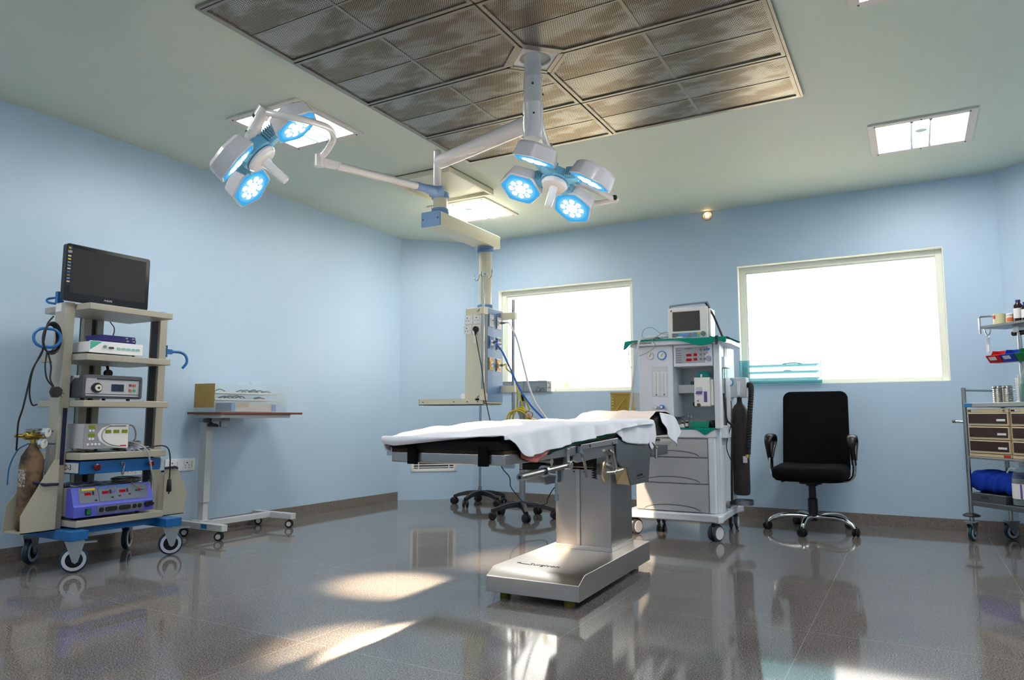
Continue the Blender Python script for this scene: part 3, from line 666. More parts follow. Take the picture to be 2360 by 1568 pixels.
obj('leg_section_board', G().box(-.28, .28, -1.18, -.45, .8155, .828), mat('plywood_edge', (70, 52, 30), .6), OT)
def topz(y):
    P = [(-1.3, .868), (-1.2, .888), (-.86, .915), (-.44, .935), (.2, .94), (.7, .945), (1.0, .945)]
    for (a, b), (c, d) in zip(P[:-1], P[1:]):
        if y <= c: return b+(d-b)*(y-a)/(c-a)
    return P[-1][1]
def pad(y0, y1, z0f, ztf, x=.283, n=12):
    g = G(); rr = []
    for i in range(n+1):
        y = y0+(y1-y0)*i/n; e = min(i, n-i)/n; sh = .012 if i in (0, n) else 0
        zb, zt = z0f(y), ztf(y)-sh
        rr.append([(-x+sh, y, zb), (x-sh, y, zb), (x, y, zb+.01), (x, y, zt-.02), (x-.02, y, zt), (-x+.02, y, zt), (-x, y, zt-.02), (-x, y, zb+.01)])
    return g.rings(rr)
obj('leg_mattress', pad(-1.205, -.46, lambda y: .828, lambda y: topz(y)-.006), M_PAD, OT, bevel=.006)
obj('seat_mattress', pad(-.45, .25, lambda y: .832, lambda y: topz(y)-.006), M_PAD, OT, bevel=.006)
obj('back_mattress', pad(.26, .95, lambda y: .842, lambda y: topz(y)-.006), M_PAD, OT, bevel=.006)
for x0 in (-.184, .172): obj('strap', G().box(x0, x0+.043, -1.2125, -1.191, .764, .845), M_FAB, OT, bevel=.002)
obj('rail_end', G().box(-.316, -.286, -1.185, -1.15, .795, .835), M_STEEL, OT, bevel=.002)
# sliding rod and clamps under the right side
rod0, rod1 = Vector((.295, -1.07, .714)), Vector((.295, -.542, .735))
g = G().tube([rod0, rod0.lerp(rod1, .42)], .0165, 14).tube([rod0.lerp(rod1, .42), rod1], .0125, 14); obj('slide_rod', g, M_STEELP, OT)
obj('rod_bore', G().cyl(rod0+Vector((0, -.002, 0)), rod0, .008, seg=12), M_BLACK, OT)
g = G().box(.275, .30, -.56, -.53, .72, .815).cyl((.27, -.545, .735), (.315, -.545, .735), .02); obj('rod_hanger', g, M_STEEL, OT, bevel=.003)
cpt = rod0.lerp(rod1, .47)
g = G().cyl(cpt-Vector((0, .012, 0)), cpt+Vector((0, .012, 0)), .026).tube([cpt+Vector((.0, 0, -.01)), cpt+Vector((.05, .02, -.016)), cpt+Vector((.05, .02, -.03))], .008, 10)
g.cyl(cpt+Vector((.05, .02, 0)), cpt+Vector((.05, .02, -.11)), .0065, seg=10).cyl(cpt+Vector((.05, .02, -.105)), cpt+Vector((.05, .02, -.13)), .011, seg=10)
obj('rod_clamp', g, M_STEELP, OT)
g = G().box(.13, .22, -.60, -.40, .70, .772).box(.12, .24, -.70, -.58, .715, .75); obj('tilt_mechanism', g, M_DK, OT, bevel=.006)
g = G().cyl((.2, -.66, .755), (.26, -.66, .755), .018).box(.22, .265, -.70, -.60, .725, .738); obj('mechanism_shaft', g, M_STEEL, OT)
obj('motor_box', G().box(-.06, .05, -.30, -.02, .615, .775), M_LGREY, OT, bevel=.01)
obj('motor_bracket', G().prism([(-.36, .77), (-.33, .64), (-.30, .61), (-.1, .61), (-.1, .77)], .055, .066, 'X'), M_STEELD, OT)
g = G()
for yy in (-.42, -.30):
    P = [(.15, yy, .70+.006*(k % 2)+k*.006) for k in range(12)]
    g.cyl((.15, yy, .69), (.15, yy, .78), .012, seg=10)
obj('spring', g, M_BRASS, OT)
# lever at the seat edge
g = G().tube([(.29, -.385, .80), (.30, -.37, .775), (.305, -.345, .72), (.305, -.33, .66)], .0075, 10, sm=4).box(.28, .302, -.41, -.37, .785, .82); obj('lever', g, M_STEELP, OT)
g = G().lathe([(.0, .235), (.062, .235), (.066, .24), (.066, .247), (.062, .252), (0, .252)][1:-1], (0, .13, .665), 'X', 28); obj('cam_disc', g, M_GOLD, OT)
g = G().box(.20, .255, .10, .145, .64, .80).box(.22, .272, .17, .20, .64, .78).cyl((.2, .15, .69), (.28, .15, .69), .016).sph((.285, .18, .655), .014, 10)
g.tube([(.283, .08, .78), (.286, .14, .76), (.286, .20, .665)], .008, 8).tube([(.283, .02, .66), (.286, .14, .655), (.286, .3, .66)], .007, 8); obj('cam_linkage', g, M_STEEL, OT)
g = G().tube([(.2+.013*math.cos(k*.9), .06+.013*math.sin(k*.9), .62+k*.0018) for k in range(46)], .0035, 6); obj('coil_spring', g, M_DK, OT)
poly = [(.22, .845), (.225, .715), (.30, .675), (.41, .661), (.49, .551), (.847, .544), (.886, .686), (.932, .776), (.93, .845)]
for s in (-1, 1):
    p = obj('side_plate', G().prism(poly, s*.268, s*.281, 'X'), M_STEELD, OT, bevel=.004)
    if s == 1:
        text('ELECTROMATIC', .018, M_INK, p, face_m((.2816, .60, .60), (0, 1, .02), (0, 0, 1)), sx=.9); obj('printed_frame', G().box(.281, .2816, .60, .78, .583, .586).box(.281, .2816, .585, .588, .59, .62), M_INK, p)
g = G().prism([(.262, .42), (.155, .44), (.155, .50), (.262, .49)], .553, .657); g2 = G()
g2.add([(.268, .41, .661), (.20, .40, .665), (.20, .44, .56), (.268, .49, .551), (.268, .425, .661), (.20, .415, .665), (.20, .455, .56), (.268, .505, .551)], [(0, 1, 2, 3), (4, 5, 6, 7), (0, 1, 5, 4), (3, 2, 6, 7), (1, 2, 6, 5), (0, 3, 7, 4)])
obj('plate_flange', g2, M_GOLD, OT)
obj('gear_housing', G().box(-.2, .2, .3, .85, .66, .79), M_DK, OT, bevel=.01)
g = G().tube([(.283, .90, .80), (.292, .95, .775), (.30, .965, .76)], [.010, .011, .013], 10).tube([(.30, .965, .76), (.302, .955, .69)], .009, 10); obj('locking_handle', g, M_STEELP, OT)
obj('head_section_frame', G().box(-.25, .262, .985, 1.40, .70, .765), M_STEELD, OT, bevel=.004)
g = G()
rr = []
for i in range(15):
    a = PI*i/14; rr.append(((1.25-.30*math.cos(a)), .905+.075*math.sin(a)**.7))
prof = [(.95, .84)]+[(y, z) for y, z in rr]+[(1.55, .84)]
g.prism(prof, -.265, .285, 'X'); obj('head_cushion', g, M_PAD, OT, bevel=.012)
obj('head_bar', G().tube([(-.2, .9, .80), (-.2, 1.4, .80)], .01, 8).tube([(.2, .9, .80), (.2, 1.4, .80)], .01, 8).box(-.2, .2, .93, 1.0, .77, .83), M_STEELP, OT)

# ---------------------------------------------------------------- cloths on the table
def interp(P, y):
    if y <= P[0][0]: return P[0][1]
    for (a, b), (c, d) in zip(P[:-1], P[1:]):
        if y <= c: return b+(d-b)*(y-a)/(c-a)
    return P[-1][1]
RZ = math.radians(1.9)
def cloth(name, label, g, m, cat, th=.004, sub=1):
    o = obj(name, g, m, solid=th, sub=sub, ang=180); o.location = (-1.80, 3.75, 0); o.rotation_euler = (0, 0, RZ); return tag(o, label, cat)
HB = [(-1.225, .893), (-1.16, .862), (-1.10, .808), (-1.06, .798), (-.9, .806), (-.75, .824), (-.4, .850), (0, .876), (.12, .886), (.25, .90), (.5, .915), (.93, .925)]
FB = [(-.30, .852), (-.245, .842), (-.08, .86), (.05, .874), (.16, .884), (.26, .897)]
def sheet_fn(u, v):
    # u: along the table (0 = foot end), v: across from far side to the hanging near side
    rows = 70; k = u*rows
    w = .003*math.sin(9*v*2+u*31)+.002*math.sin(u*57+v*13)
    def zt(y): return topz(y)+.006
    if v < .08: x = -.302; dz = -.05*(1-v/.08)**1; side = -1
    elif v < .62: x = -.300+(v-.08)/.54*.585; dz = 0; side = 0
    else: x = None; side = 1
    # foot end wraps over the edge
    if u < .06:
        q = u/.06; y = -1.232+.0*q; f = (1-q)
    else:
        q = 1; y = -1.225+(u-.06)/.94*2.145; f = 0
    Z = zt(max(y, -1.21))
    if side <= 0:
        if f > 0:
            zb = interp(FB, x); z = zb+(Z-.004-zb)*q
            return (x, y-.012*math.sin(PI*q)+.004*math.sin(x*40), z)
        zz = Z+w+(.004*math.sin(x*9+u*6)) - max(0, (-.28-x))*.2
        if y < -1.15: zz -= .004
        return (x-.004*math.sin(u*40)*(1 if side < 0 else 0), y, zz+dz*(1+.3*math.sin(u*23)))
    t = (v-.62)/.38
    zb = interp(HB, y); h = Z-zb
    if f > 0: y = -1.228+.02*t; h *= .9
    if t < .25:
        a = t/.25*PI/2; x = .285+.018*math.sin(a); z = Z-.018*(1-math.cos(a))
        return (x, y, z+w*(1-t*4) if z > zb else zb)
    s = (t-.25)/.75; z0 = Z-.018; z = z0+(zb-z0)*s
    fl = .016*s*(1+.9*math.sin(y*17+.6)+.5*math.sin(y*41))-.010*s*math.exp(-((y+1.08)/.09)**2)
    return (.303+max(0, fl)*min(1, h/.08), y+.03*s*math.exp(-((y+1.12)/.08)**2), z)
g = G().grid(sheet_fn, 110, 46); cloth('bed_sheet', 'long white sheet spread over the operating table mattress, hanging over its near side', g, M_CLOTH, 'sheet')
def hang(name, label, m, cat, y0, y1, topf, botf, x=.300, amp=.006, fr=60, n=40, k=8, cx=0, th=.003):
    def fn(u, v):
        y = y0+(y1-y0)*u; zt_, zb = topf(y), botf(y); z = zt_+(zb-zt_)*v
        return (x+cx*v+amp*v*math.sin(y*fr)+amp*.5*v*math.sin(y*fr*2.3), y, z)
    return cloth(name, label, G().grid(fn, n, k), m, cat, th)
SB = [(.14, .888), (.2, .868), (.3, .83), (.38, .812), (.6, .797), (.80, .790), (.83, .81), (.86, .79), (.90, .742), (.93, .76), (.96, .80), (.98, .86)]
hang('small_drape', 'white drape hanging in folds below the sheet at the head end', M_CLOTH, 'drape', .14, .975, lambda y: .925, lambda y: interp(SB, y), x=.292, amp=.006, fr=34)
GB = [(-.81, .80), (-.77, .79), (-.73, .805), (-.4, .832), (0, .854), (.17, .868)]
hang('green_drape', 'dark green cloth showing as a strip under the white sheet', M_GCLOTH, 'drape', -.80, .17, lambda y: topz(y)-.03, lambda y: interp(GB, y), x=.290, amp=.002, cx=.006)
RB = [(-1.06, .796), (-1.02, .784), (-.96, .772), (-.91, .766), (-.85, .785), (-.80, .80), (-.75, .82)]
hang('red_drape', 'salmon red cloth corner peeking out under the white sheet', M_RCLOTH, 'drape', -1.06, -.76, lambda y: topz(y)-.06, lambda y: interp(RB, y), x=.294, amp=.002, cx=.004)
PP = [(.84, .945), (.90, .965), (.955, .985), (1.02, 1.0), (1.12, 1.008), (1.25, 1.008), (1.40, .998), (1.50, .968), (1.56, .93), (1.575, .88)]
def pil(u, v):
    k = u*(len(PP)-1); i = min(int(k), len(PP)-2); f = k-i
    y = PP[i][0]+(PP[i+1][0]-PP[i][0])*f; z = PP[i][1]+(PP[i+1][1]-PP[i][1])*f
    x = -.30+v*.585
    wr = .006*math.sin(v*38)*math.exp(-((v-.6)/.12)**2)*(1-u)+.003*math.sin(u*26+v*5)+.003*math.sin(v*17+u*9)
    edge = -.05*max(0, (.1-v)/.1)*(1 if True else 0)
    return (x, y-.012*math.sin(v*PI)*(1-u), z+wr+edge)
cloth('pillow_cover', 'peach white cloth wrapped over the headrest at the far end of the table', G().grid(pil, 34, 50), M_PEACH, 'cloth', .005)
FP = [(1.10, 1.0, .93), (1.20, .995, .87), (1.30, .99, .83), (1.40, .985, .785), (1.49, .972, .752), (1.53, .96, .80), (1.57, .94, .86)]
def flap(u, v):
    k = u*(len(FP)-1); i = min(int(k), len(FP)-2); f = k-i
    y, a, b = [FP[i][q]+(FP[i+1][q]-FP[i][q])*f for q in range(3)]
    return (.289+.014*v*(1+math.sin(u*14))+.004*v, y, a+(b-a)*v)
cloth('headrest_cloth', 'white cloth end hanging over the right side of the headrest', G().grid(flap, 24, 10), M_CLOTH, 'cloth', .003)
# ---------------------------------------------------------------- equipment cart by the left wall
CT = thing('equipment_cart', 'beige endoscopy cart with blue feet and shelves of devices against the left wall', 'equipment cart', (-4.88, 2.94, 0))
O = Vector((-4.88, 2.94, 0))
M_CART = mat('cart_beige', (170, 165, 149), .4)
M_CASTG = mat('caster_zinc', (176, 178, 180), .3, .9)
M_TEAL = mat('tyre_teal', (18, 52, 66), .5)
M_HUBW = mat('hub_pale', (186, 190, 204), .4)
def caster(par, x, y, yaw, ztop, r=.078, w=.036, ol=Vector((0, 0, 0)), brake=False):
    R = Matrix.Translation(Vector((x, y, 0))-ol) @ Matrix.Rotation(yaw, 4, 'Z')
    g = G(); g.M = R
    g.lathe([(r-.012, -w/2), (r-.002, -w/2+.004), (r, 0), (r-.002, w/2-.004), (r-.012, w/2)], (0, 0, r), 'Y', 28); c = obj('caster', g, M_TEAL, par)
    g = G(); g.M = R
    for s in (-1, 1): g.lathe([(r-.013, s*(w/2-.002)), (r-.013, s*(w/2+.003)), (r-.032, s*(w/2+.004)), (r-.032, s*(w/2-.002))], (0, 0, r), 'Y', 28, cap=False)
    obj('wheel_rim', g, M_HUBW, c)
    g = G(); g.M = R; g.cyl((0, -w/2, r), (0, w/2, r), r-.028, seg=20); obj('wheel_hub', g, M_RUB, c)
    g = G(); g.M = R
    for s in (-1, 1):
        y0 = s*(w/2+.006); g.prism([(-.055, ztop-.012), (.055, ztop-.012), (.022, r-.012), (.006, r-.024), (-.010, r-.012)], y0-.002, y0+.002, 'Y')
    g.box(-.055, .055, -w/2-.008, w/2+.008, ztop-.014, ztop-.008).cyl((0, -w/2-.016, r), (0, w/2+.016, r), .011, seg=12).box(-.045, .045, -.04, .04, ztop-.006, ztop).cyl((0, 0, ztop-.01), (0, 0, ztop-.004), .03)
    if brake: g.box(.04, .12, -.016, .016, ztop-.028, ztop-.018)
    obj('fork', g, M_CASTG, c)
for zt, x1 in ((1.70, -4.60), (1.37, -4.60), (1.07, -4.60), (.733, -4.60), (.315, -4.60)):
    g = G().prism([(-5.12, 2.64), (-4.64, 2.64), (-4.60, 2.645), (-4.60, 3.24), (-4.64, 3.245), (-5.12, 3.245)], zt-.042, zt)
    obj('shelf', rel(g), M_CART, CT, bevel=.004)
for y0, y1 in ((2.577, 2.638), (3.247, 3.305)): obj('upright', rel(G().box(-4.87, -4.75, y0, y1, .25, 1.705)), M_CART, CT, bevel=.004)
g = G().box(-5.15, -5.10, 2.90, 2.955, .25, 1.69).box(-5.15, -5.10, 2.995, 3.04, .25, 1.69).box(-5.155, -5.14, 2.90, 3.04, .25, 1.69); obj('rear_upright', rel(g), M_CART, CT)
obj('cable_channel', rel(G().box(-5.138, -5.125, 2.955, 2.995, .25, 1.69)), M_DGREY, CT)
obj('cable_channel', rel(G().box(-4.845, -4.775, 3.242, 3.248, .36, 1.66)), M_DGREY, CT)
for y0, y1 in ((2.575, 2.69), (3.225, 3.345)): obj('foot', rel(G().box(-5.2, -4.535, y0, y1, .205, .262)), M_BLUE, CT, bevel=.004)
obj('base_beam', rel(G().box(-5.1, -4.66, 2.68, 3.23, .225, .27)), M_BLUE, CT)
for x, y, a, b in ((-4.615, 2.655, 1.05, True), (-4.62, 3.325, 1.05, True), (-5.14, 2.67, 2.2, False), (-5.10, 3.31, 2.3, False)): caster(CT, x, y, a, .205, .08, .036, O, b)
# bottle holders on both sides
for s, y0 in ((-1, 2.575), (1, 3.307)):
    def Y(d): return y0+s*d
    front = [(Y(0), .262), (Y(0), .70), (Y(.03), .70), (Y(.205), .37), (Y(.20), .262)] if s < 0 else [(Y(0), .262), (Y(0), .60), (Y(.10), .60), (Y(.19), .42), (Y(.165), .262)]
    obj('bottle_holder', rel(G().prism(front, -4.705, -4.70, 'X')), M_CART, CT)
    obj('bottle_holder', rel(G().prism([(Y(0), .262), (Y(0), .70), (Y(.06), .62), (Y(.20), .42), (Y(.21), .262)], -4.885, -4.88, 'X')), M_CART, CT)
    obj('bottle_holder', rel(G().box(-4.90, -4.70, min(Y(0), Y(.2)), max(Y(0), Y(.2)), .262, .268)), M_CART, CT)
    g = G().tube([(-4.697, Y(0), .60 if s > 0 else .545), (-4.69, Y(.05), .602 if s > 0 else .548), (-4.695, Y(.09), .60 if s > 0 else .55), (-4.75, Y(.13), .565), (-4.84, Y(.13), .565), (-4.9, Y(.09), .56)], .008, 6, sm=4)
    obj('holder_strap', rel(g), mat('navy_strap', (24, 28, 66), .8), CT)
# blue loop handles
def loop(p, wd, hd, W_, H_, r, name='handle'):
    p = Vector(p); wd = Vector(wd).normalized(); hd = Vector(hd).normalized(); rr = rrect(W_, H_, min(W_, H_)*.48, 8)
    pts = [p+wd*a+hd*b for a, b in rr]; return G().tube(pts+[pts[0]], r, 10)
g = loop((-4.70, 2.45, 1.455), (.25, 1, 0), (0, 0, 1), .145, .115, .009); obj('handle', rel(g), M_BLUE, CT)
g = G().box(-4.80, -4.77, 3.30, 3.37, 1.425, 1.46).box(-4.79, -4.745, 3.303, 3.312, 1.40, 1.485).tube([(-4.79, 3.37, 1.445), (-4.78, 3.44, 1.445), (-4.75, 3.465, 1.42), (-4.74, 3.47, 1.37), (-4.745, 3.44, 1.325)], .010, 10, sm=5); obj('handle', rel(g), M_BLUE, CT)
g = G().tube([Vector((-4.949, 2.663, 1.761)), Vector((-4.981, 2.623, 1.755)), Vector((-4.994, 2.594, 1.746)), Vector((-4.983, 2.579, 1.731)), Vector((-4.950, 2.576, 1.714)), Vector((-4.892, 2.587, 1.705)), Vector((-4.848, 2.612, 1.702))], .008, 10, sm=5).box(-4.87, -4.84, 2.57, 2.61, 1.705, 1.78); obj('handle', rel(g), M_BLUE, CT)
obj('handle', rel(G().box(-4.86, -4.80, 3.27, 3.33, 1.705, 1.735)), M_BLUE, CT, bevel=.01)
st = obj('sticker', rel(G().box(-4.862, -4.80, 2.5745, 2.577, 1.645, 1.70)), M_LABEL, CT)

# drawer
DW = obj('drawer', rel(G().box(-5.05, -4.622, 2.66, 3.215, .60, .682)), M_BLUE, CT, bevel=.004)
objs('knob', rel(G().lathe([(.008, 0), (.008, .012), (.021, .018), (.023, .028), (.015, .036)], (-4.622, 2.755, .642), 'X', 16).lathe([(.008, 0), (.008, .012), (.021, .018), (.023, .028), (.015, .036)], (-4.622, 3.13, .645), 'X', 16)), mat('dark_red_knob', (92, 14, 20), .25), DW)
obj('lock', rel(G().cyl((-4.622, 2.935, .655), (-4.612, 2.935, .655), .013).box(-4.612, -4.59, 2.932, 2.938, .645, .662)), M_STEELP, DW)
obj('key', rel(G().tube([(-4.60, 2.94, .645), (-4.598, 2.933, .61), (-4.60, 2.93, .585)], .004, 6).box(-4.602, -4.598, 2.92, 2.938, .585, .61)), M_STEELP, DW)
RP = obj('drawer_rail', rel(G().box(-4.99, -4.625, 2.64, 2.652, .61, .672)), M_LGREY, CT)
obj('drawer_rail', rel(G().box(-4.99, -4.625, 3.22, 3.232, .61, .672)), M_LGREY, CT)
text('D-3', .05, M_INK, RP, face_m(Vector((-4.76, 2.6395, .642))-O, (1, 0, 0), (0, 0, 1)))

# television on the cart
X0 = -4.72
TV = thing('television', 'black flat screen television standing on the top shelf of the beige cart', 'television', (X0, 2.84, 1.70))
O = Vector((X0, 2.84, 1.70))
y0, y1, z0, z1 = 2.542, 3.122, 1.712, 2.085
g = G(); g.prism([(2.542+a, 1.712+b) for a, b in [(x+.29, y+.1865) for x, y in rrect(.58, .373, .018, 4)]], X0-.045, X0, 'X'); TB = obj('casing', rel(g), mat('gloss_black', (12, 12, 14), .15), TV, bevel=.004)
obj('screen', rel(G().box(X0-.002, X0+.001, y0+.035, y1-.03, z0+.055, z1-.025)), M_SCREEN, TV)
obj('stand', rel(G().box(X0-.11, X0+.02, 2.70, 2.98, 1.70, 1.713).box(X0-.05, X0-.02, 2.79, 2.89, 1.71, 1.78)), M_BLACK, TV)
text('PHILIPS', .017, mat('pale_ink', (200, 200, 205), .5), TB, face_m(Vector((X0+.001, 2.832, z0+.03))-O, (0, 1, 0), (0, 0, 1)), align='CENTER')
STR = obj('sticker_strip', rel(G().box(X0, X0+.0012, y0+.006, y0+.034, z0+.10, z1-.012)), mat('strip_black', (16, 16, 18), .3), TV)
text('LED', .021, M_WPL, STR, face_m(Vector((X0+.0016, y0+.007, z1-.055))-O, (0, 1, 0), (0, 0, 1)), sx=.75)
for k, c in enumerate(((220, 60, 30), (230, 190, 40), (60, 160, 70), (60, 110, 200))): obj('colour_mark', rel(G().box(X0+.0012, X0+.002, y0+.010+k*.005, y0+.015+k*.005, z1-.036, z1-.024)), mat('mark%d' % k, c, .5), STR)
for k, c in enumerate(((210, 210, 210), (230, 190, 40), (120, 150, 190), (110, 150, 190), (200, 200, 200), (60, 90, 170), (150, 110, 80), (90, 140, 190), (200, 190, 170))):
    obj('sticker_mark', rel(G().box(X0+.0012, X0+.002, y0+.010, y0+.029, z1-.087-k*.021, z1-.079-k*.021)), mat('smark%d' % k, c, .5), STR)

# white video processor and purple boxes
O = Vector((-4.83, 2.86, 1.37))
DV = thing('video_processor', 'flat white medical device with teal corner on the second shelf of the cart', 'medical device', tuple(O))
obj('case', rel(G().box(-5.02, -4.655, 2.69, 3.05, 1.386, 1.456)), M_WHITE, DV, bevel=.004)
FP_ = obj('front_panel', rel(G().box(-4.655, -4.648, 2.685, 3.055, 1.382, 1.46)), M_WHITE, DV, bevel=.003)
obj('teal_corner', rel(G().prism([(2.69, 1.457), (2.69, 1.40), (2.77, 1.457)], -4.648, -4.6472, 'X')), mat('teal_print', (70, 170, 148), .5), FP_)
obj('connector', rel(G().cyl((-4.648, 2.785, 1.425), (-4.638, 2.785, 1.425), .010)), M_STEELP, FP_)
obj('connector', rel(G().prism(rrect(.034, .014, .006, 4, 2.83, 1.421), -4.648, -4.643, 'X')), M_DGREY, FP_)
for k in range(5): obj('button', rel(G().prism(rrect(.027, .015, .007, 4, 2.882+k*.034, 1.42), -4.648, -4.645, 'X')), mat('teal_button', (130, 196, 180), .5), FP_)
objs('foot', rel(G().cyl((-4.70, 2.72, 1.37), (-4.70, 2.72, 1.387), .01, seg=10).cyl((-4.70, 3.02, 1.37), (-4.70, 3.02, 1.387), .01, seg=10).cyl((-4.98, 2.72, 1.37), (-4.98, 2.72, 1.387), .01, seg=10).cyl((-4.98, 3.02, 1.37), (-4.98, 3.02, 1.387), .01, seg=10)), M_BLACK, DV)
M_PURP = mat('purple_card', (58, 48, 132), .45)
bl = ('topmost flat purple box stacked on the white device', 'middle flat purple box stacked on the white device', 'lowest flat purple box on the white device')
for k in range(3):
    zz = 1.497-k*.02; xx = -4.735+(-.006, .004, 0)[k]
    O = Vector((xx-.09, 2.93, zz))
    b = thing('flat_box', bl[k], 'box', tuple(O), group='purple boxes on the cart')
    bb = obj('carton', rel(G().box(xx-.19, xx, 2.815, 3.055, zz, zz+.0192)), M_PURP, b, bevel=.001)
    obj('printed_label', rel(G().box(xx, xx+.0008, 2.985, 3.002, zz+.004, zz+.011)), M_LABEL, bb)
    obj('printed_label', rel(G().box(xx, xx+.0008, 3.03, 3.047, zz+.004, zz+.011)), M_LABEL, bb)

# light source
O = Vector((-4.80, 2.84, 1.07))
DV = thing('light_source', 'silver fronted light source with dark grey frame on the middle shelf', 'medical device', tuple(O))
obj('case', rel(G().box(-5.02, -4.66, 2.66, 3.02, 1.092, 1.232)), M_LGREY, DV, bevel=.006)
obj('side_skirt', rel(G().prism([(-4.99, 1.092), (-4.66, 1.092), (-4.66, 1.215), (-4.74, 1.215), (-4.80, 1.165), (-4.99, 1.165)], 2.655, 2.662, 'Y')), M_DGREY, DV)
g = G(); oo = [(y+2.845, z+1.16) for y, z in rrect(.405, .153, .016, 5)]; ii = [(y+2.845, z+1.16) for y, z in rrect(.37, .122, .008, 5)]
g.rings([[(-4.665, a, b) for a, b in oo], [(-4.622, a, b) for a, b in oo], [(-4.618, a, b) for a, b in ii], [(-4.630, a, b) for a, b in ii]], cap=False); obj('front_frame', rel(g), M_DGREY, DV)
SP = obj('front_panel', rel(G().box(-4.64, -4.628, 2.66, 3.03, 1.098, 1.222)), mat('silver_panel', (190, 190, 192), .35, .3), DV)
obj('stripe', rel(G().box(-4.628, -4.6275, 2.672, 3.025, 1.206, 1.217)), M_DGREY, SP); obj('stripe', rel(G().box(-4.628, -4.6272, 2.666, 3.028, 1.110, 1.114)), M_BLACK, SP)
tg = obj('title_tag', rel(G().box(-4.6275, -4.6268, 2.672, 2.735, 1.200, 1.214)), M_LABEL, SP)
obj('light_port', rel(G().cyl((-4.628, 2.735, 1.152), (-4.616, 2.735, 1.152), .033, seg=28)), M_BLACK, SP)
obj('port_ring', rel(G().cyl((-4.616, 2.740, 1.152), (-4.608, 2.740, 1.152), .021, seg=24)), mat('ivory', (220, 216, 196), .4), SP)
obj('port_hole', rel(G().cyl((-4.608, 2.740, 1.152), (-4.606, 2.740, 1.152), .007, seg=14)), M_BLACK, SP)
obj('display', rel(G().box(-4.628, -4.624, 2.835, 2.92, 1.132, 1.180)), mat('lcd_dark_blue', (34, 44, 66), .2), SP, bevel=.002)
for (a, b, c) in ((2.965, 1.176, (150, 60, 50)), (2.993, 1.176, (190, 90, 60)), (2.965, 1.142, (30, 90, 66)), (2.993, 1.142, (60, 150, 110))): obj('button', rel(G().box(-4.628, -4.622, a-.009, a+.009, b-.009, b+.009)), mat('btn%d' % c[1], c, .4), SP, bevel=.002)
objs('foot', rel(G().cyl((-4.70, 2.69, 1.07), (-4.70, 2.69, 1.094), .012, seg=10).cyl((-4.70, 3.0, 1.07), (-4.70, 3.0, 1.094), .012, seg=10).cyl((-4.98, 2.69, 1.07), (-4.98, 2.69, 1.094), .012, seg=10).cyl((-4.98, 3.0, 1.07), (-4.98, 3.0, 1.094), .012, seg=10)), M_BLACK, DV)
tag(obj('paper_slip', G().box(-4.74, -4.63, 3.07, 3.19, 1.0705, 1.0735), mat('yellowed_paper', (214, 206, 170), .8)), 'small yellowed paper lying at the right end of the middle shelf', 'paper')

# insufflator
O = Vector((-4.80, 2.84, .733))
DV = thing('insufflator', 'grey and white insufflator with green displays on the shelf above the blue drawer', 'medical device', tuple(O))
obj('case', rel(G().box(-5.0, -4.66, 2.70, 2.985, .76, .917)), M_LGREY, DV, bevel=.003)
FP_ = obj('front_panel', rel(G().box(-4.66, -4.65, 2.69, 2.99, .757, .92)), M_GREY, DV, bevel=.003)
sw = [(2.99, .914), (2.86, .914), (2.80, .89), (2.775, .85), (2.79, .81), (2.84, .775), (2.92, .76), (2.99, .757)][::-1]
obj('white_swoosh', rel(G().prism([(min(a, 2.985), b) for a, b in sw], -4.65, -4.6492, 'X')), M_WPL, FP_)
obj('grey_curve', rel(G().tube([(-4.649, 2.855, .908), (-4.649, 2.81, .87), (-4.649, 2.81, .82), (-4.649, 2.86, .785), (-4.649, 2.93, .768)], .004, 6, sm=5)), M_GREY, FP_)
M_GDISP = emis('green_display', (112, 122, 40), .8)
for (a, b) in ((2.715, .898), (2.715, .845), (2.80+.025, .868), (2.88, .868), (2.937, .868)): obj('display', rel(G().box(-4.6488, -4.6475, a-.0, a+.04, b-.011, b+.011)), M_GDISP, FP_)
for (a, b) in ((2.725, .875), (2.745, .875), (2.725, .822), (2.745, .822), (2.715, .787), (2.742, .787), (2.765, .787), (2.788, .787), (2.835, .842)): obj('button', rel(G().cyl((-4.65, a, b), (-4.646, a, b), .0075, seg=12)), M_WPL, FP_)
text('INSUFFLATOR 50L WITH WARMER', .0105, M_INK, FP_, face_m(Vector((-4.648, 2.85, .903))-O, (0, 1, 0), (0, 0, 1)), sx=.72)
obj('logo', rel(G().box(-4.649, -4.648, 2.93, 2.975, .768, .777)), mat('logo_red', (170, 40, 60), .5), FP_)
objs('foot', rel(G().cyl((-4.70, 2.72, .733), (-4.70, 2.72, .762), .011, seg=10).cyl((-4.70, 2.96, .733), (-4.70, 2.96, .762), .011, seg=10).cyl((-4.97, 2.72, .733), (-4.97, 2.72, .762), .011, seg=10).cyl((-4.97, 2.96, .733), (-4.97, 2.96, .762), .011, seg=10)), M_DGREY, DV)
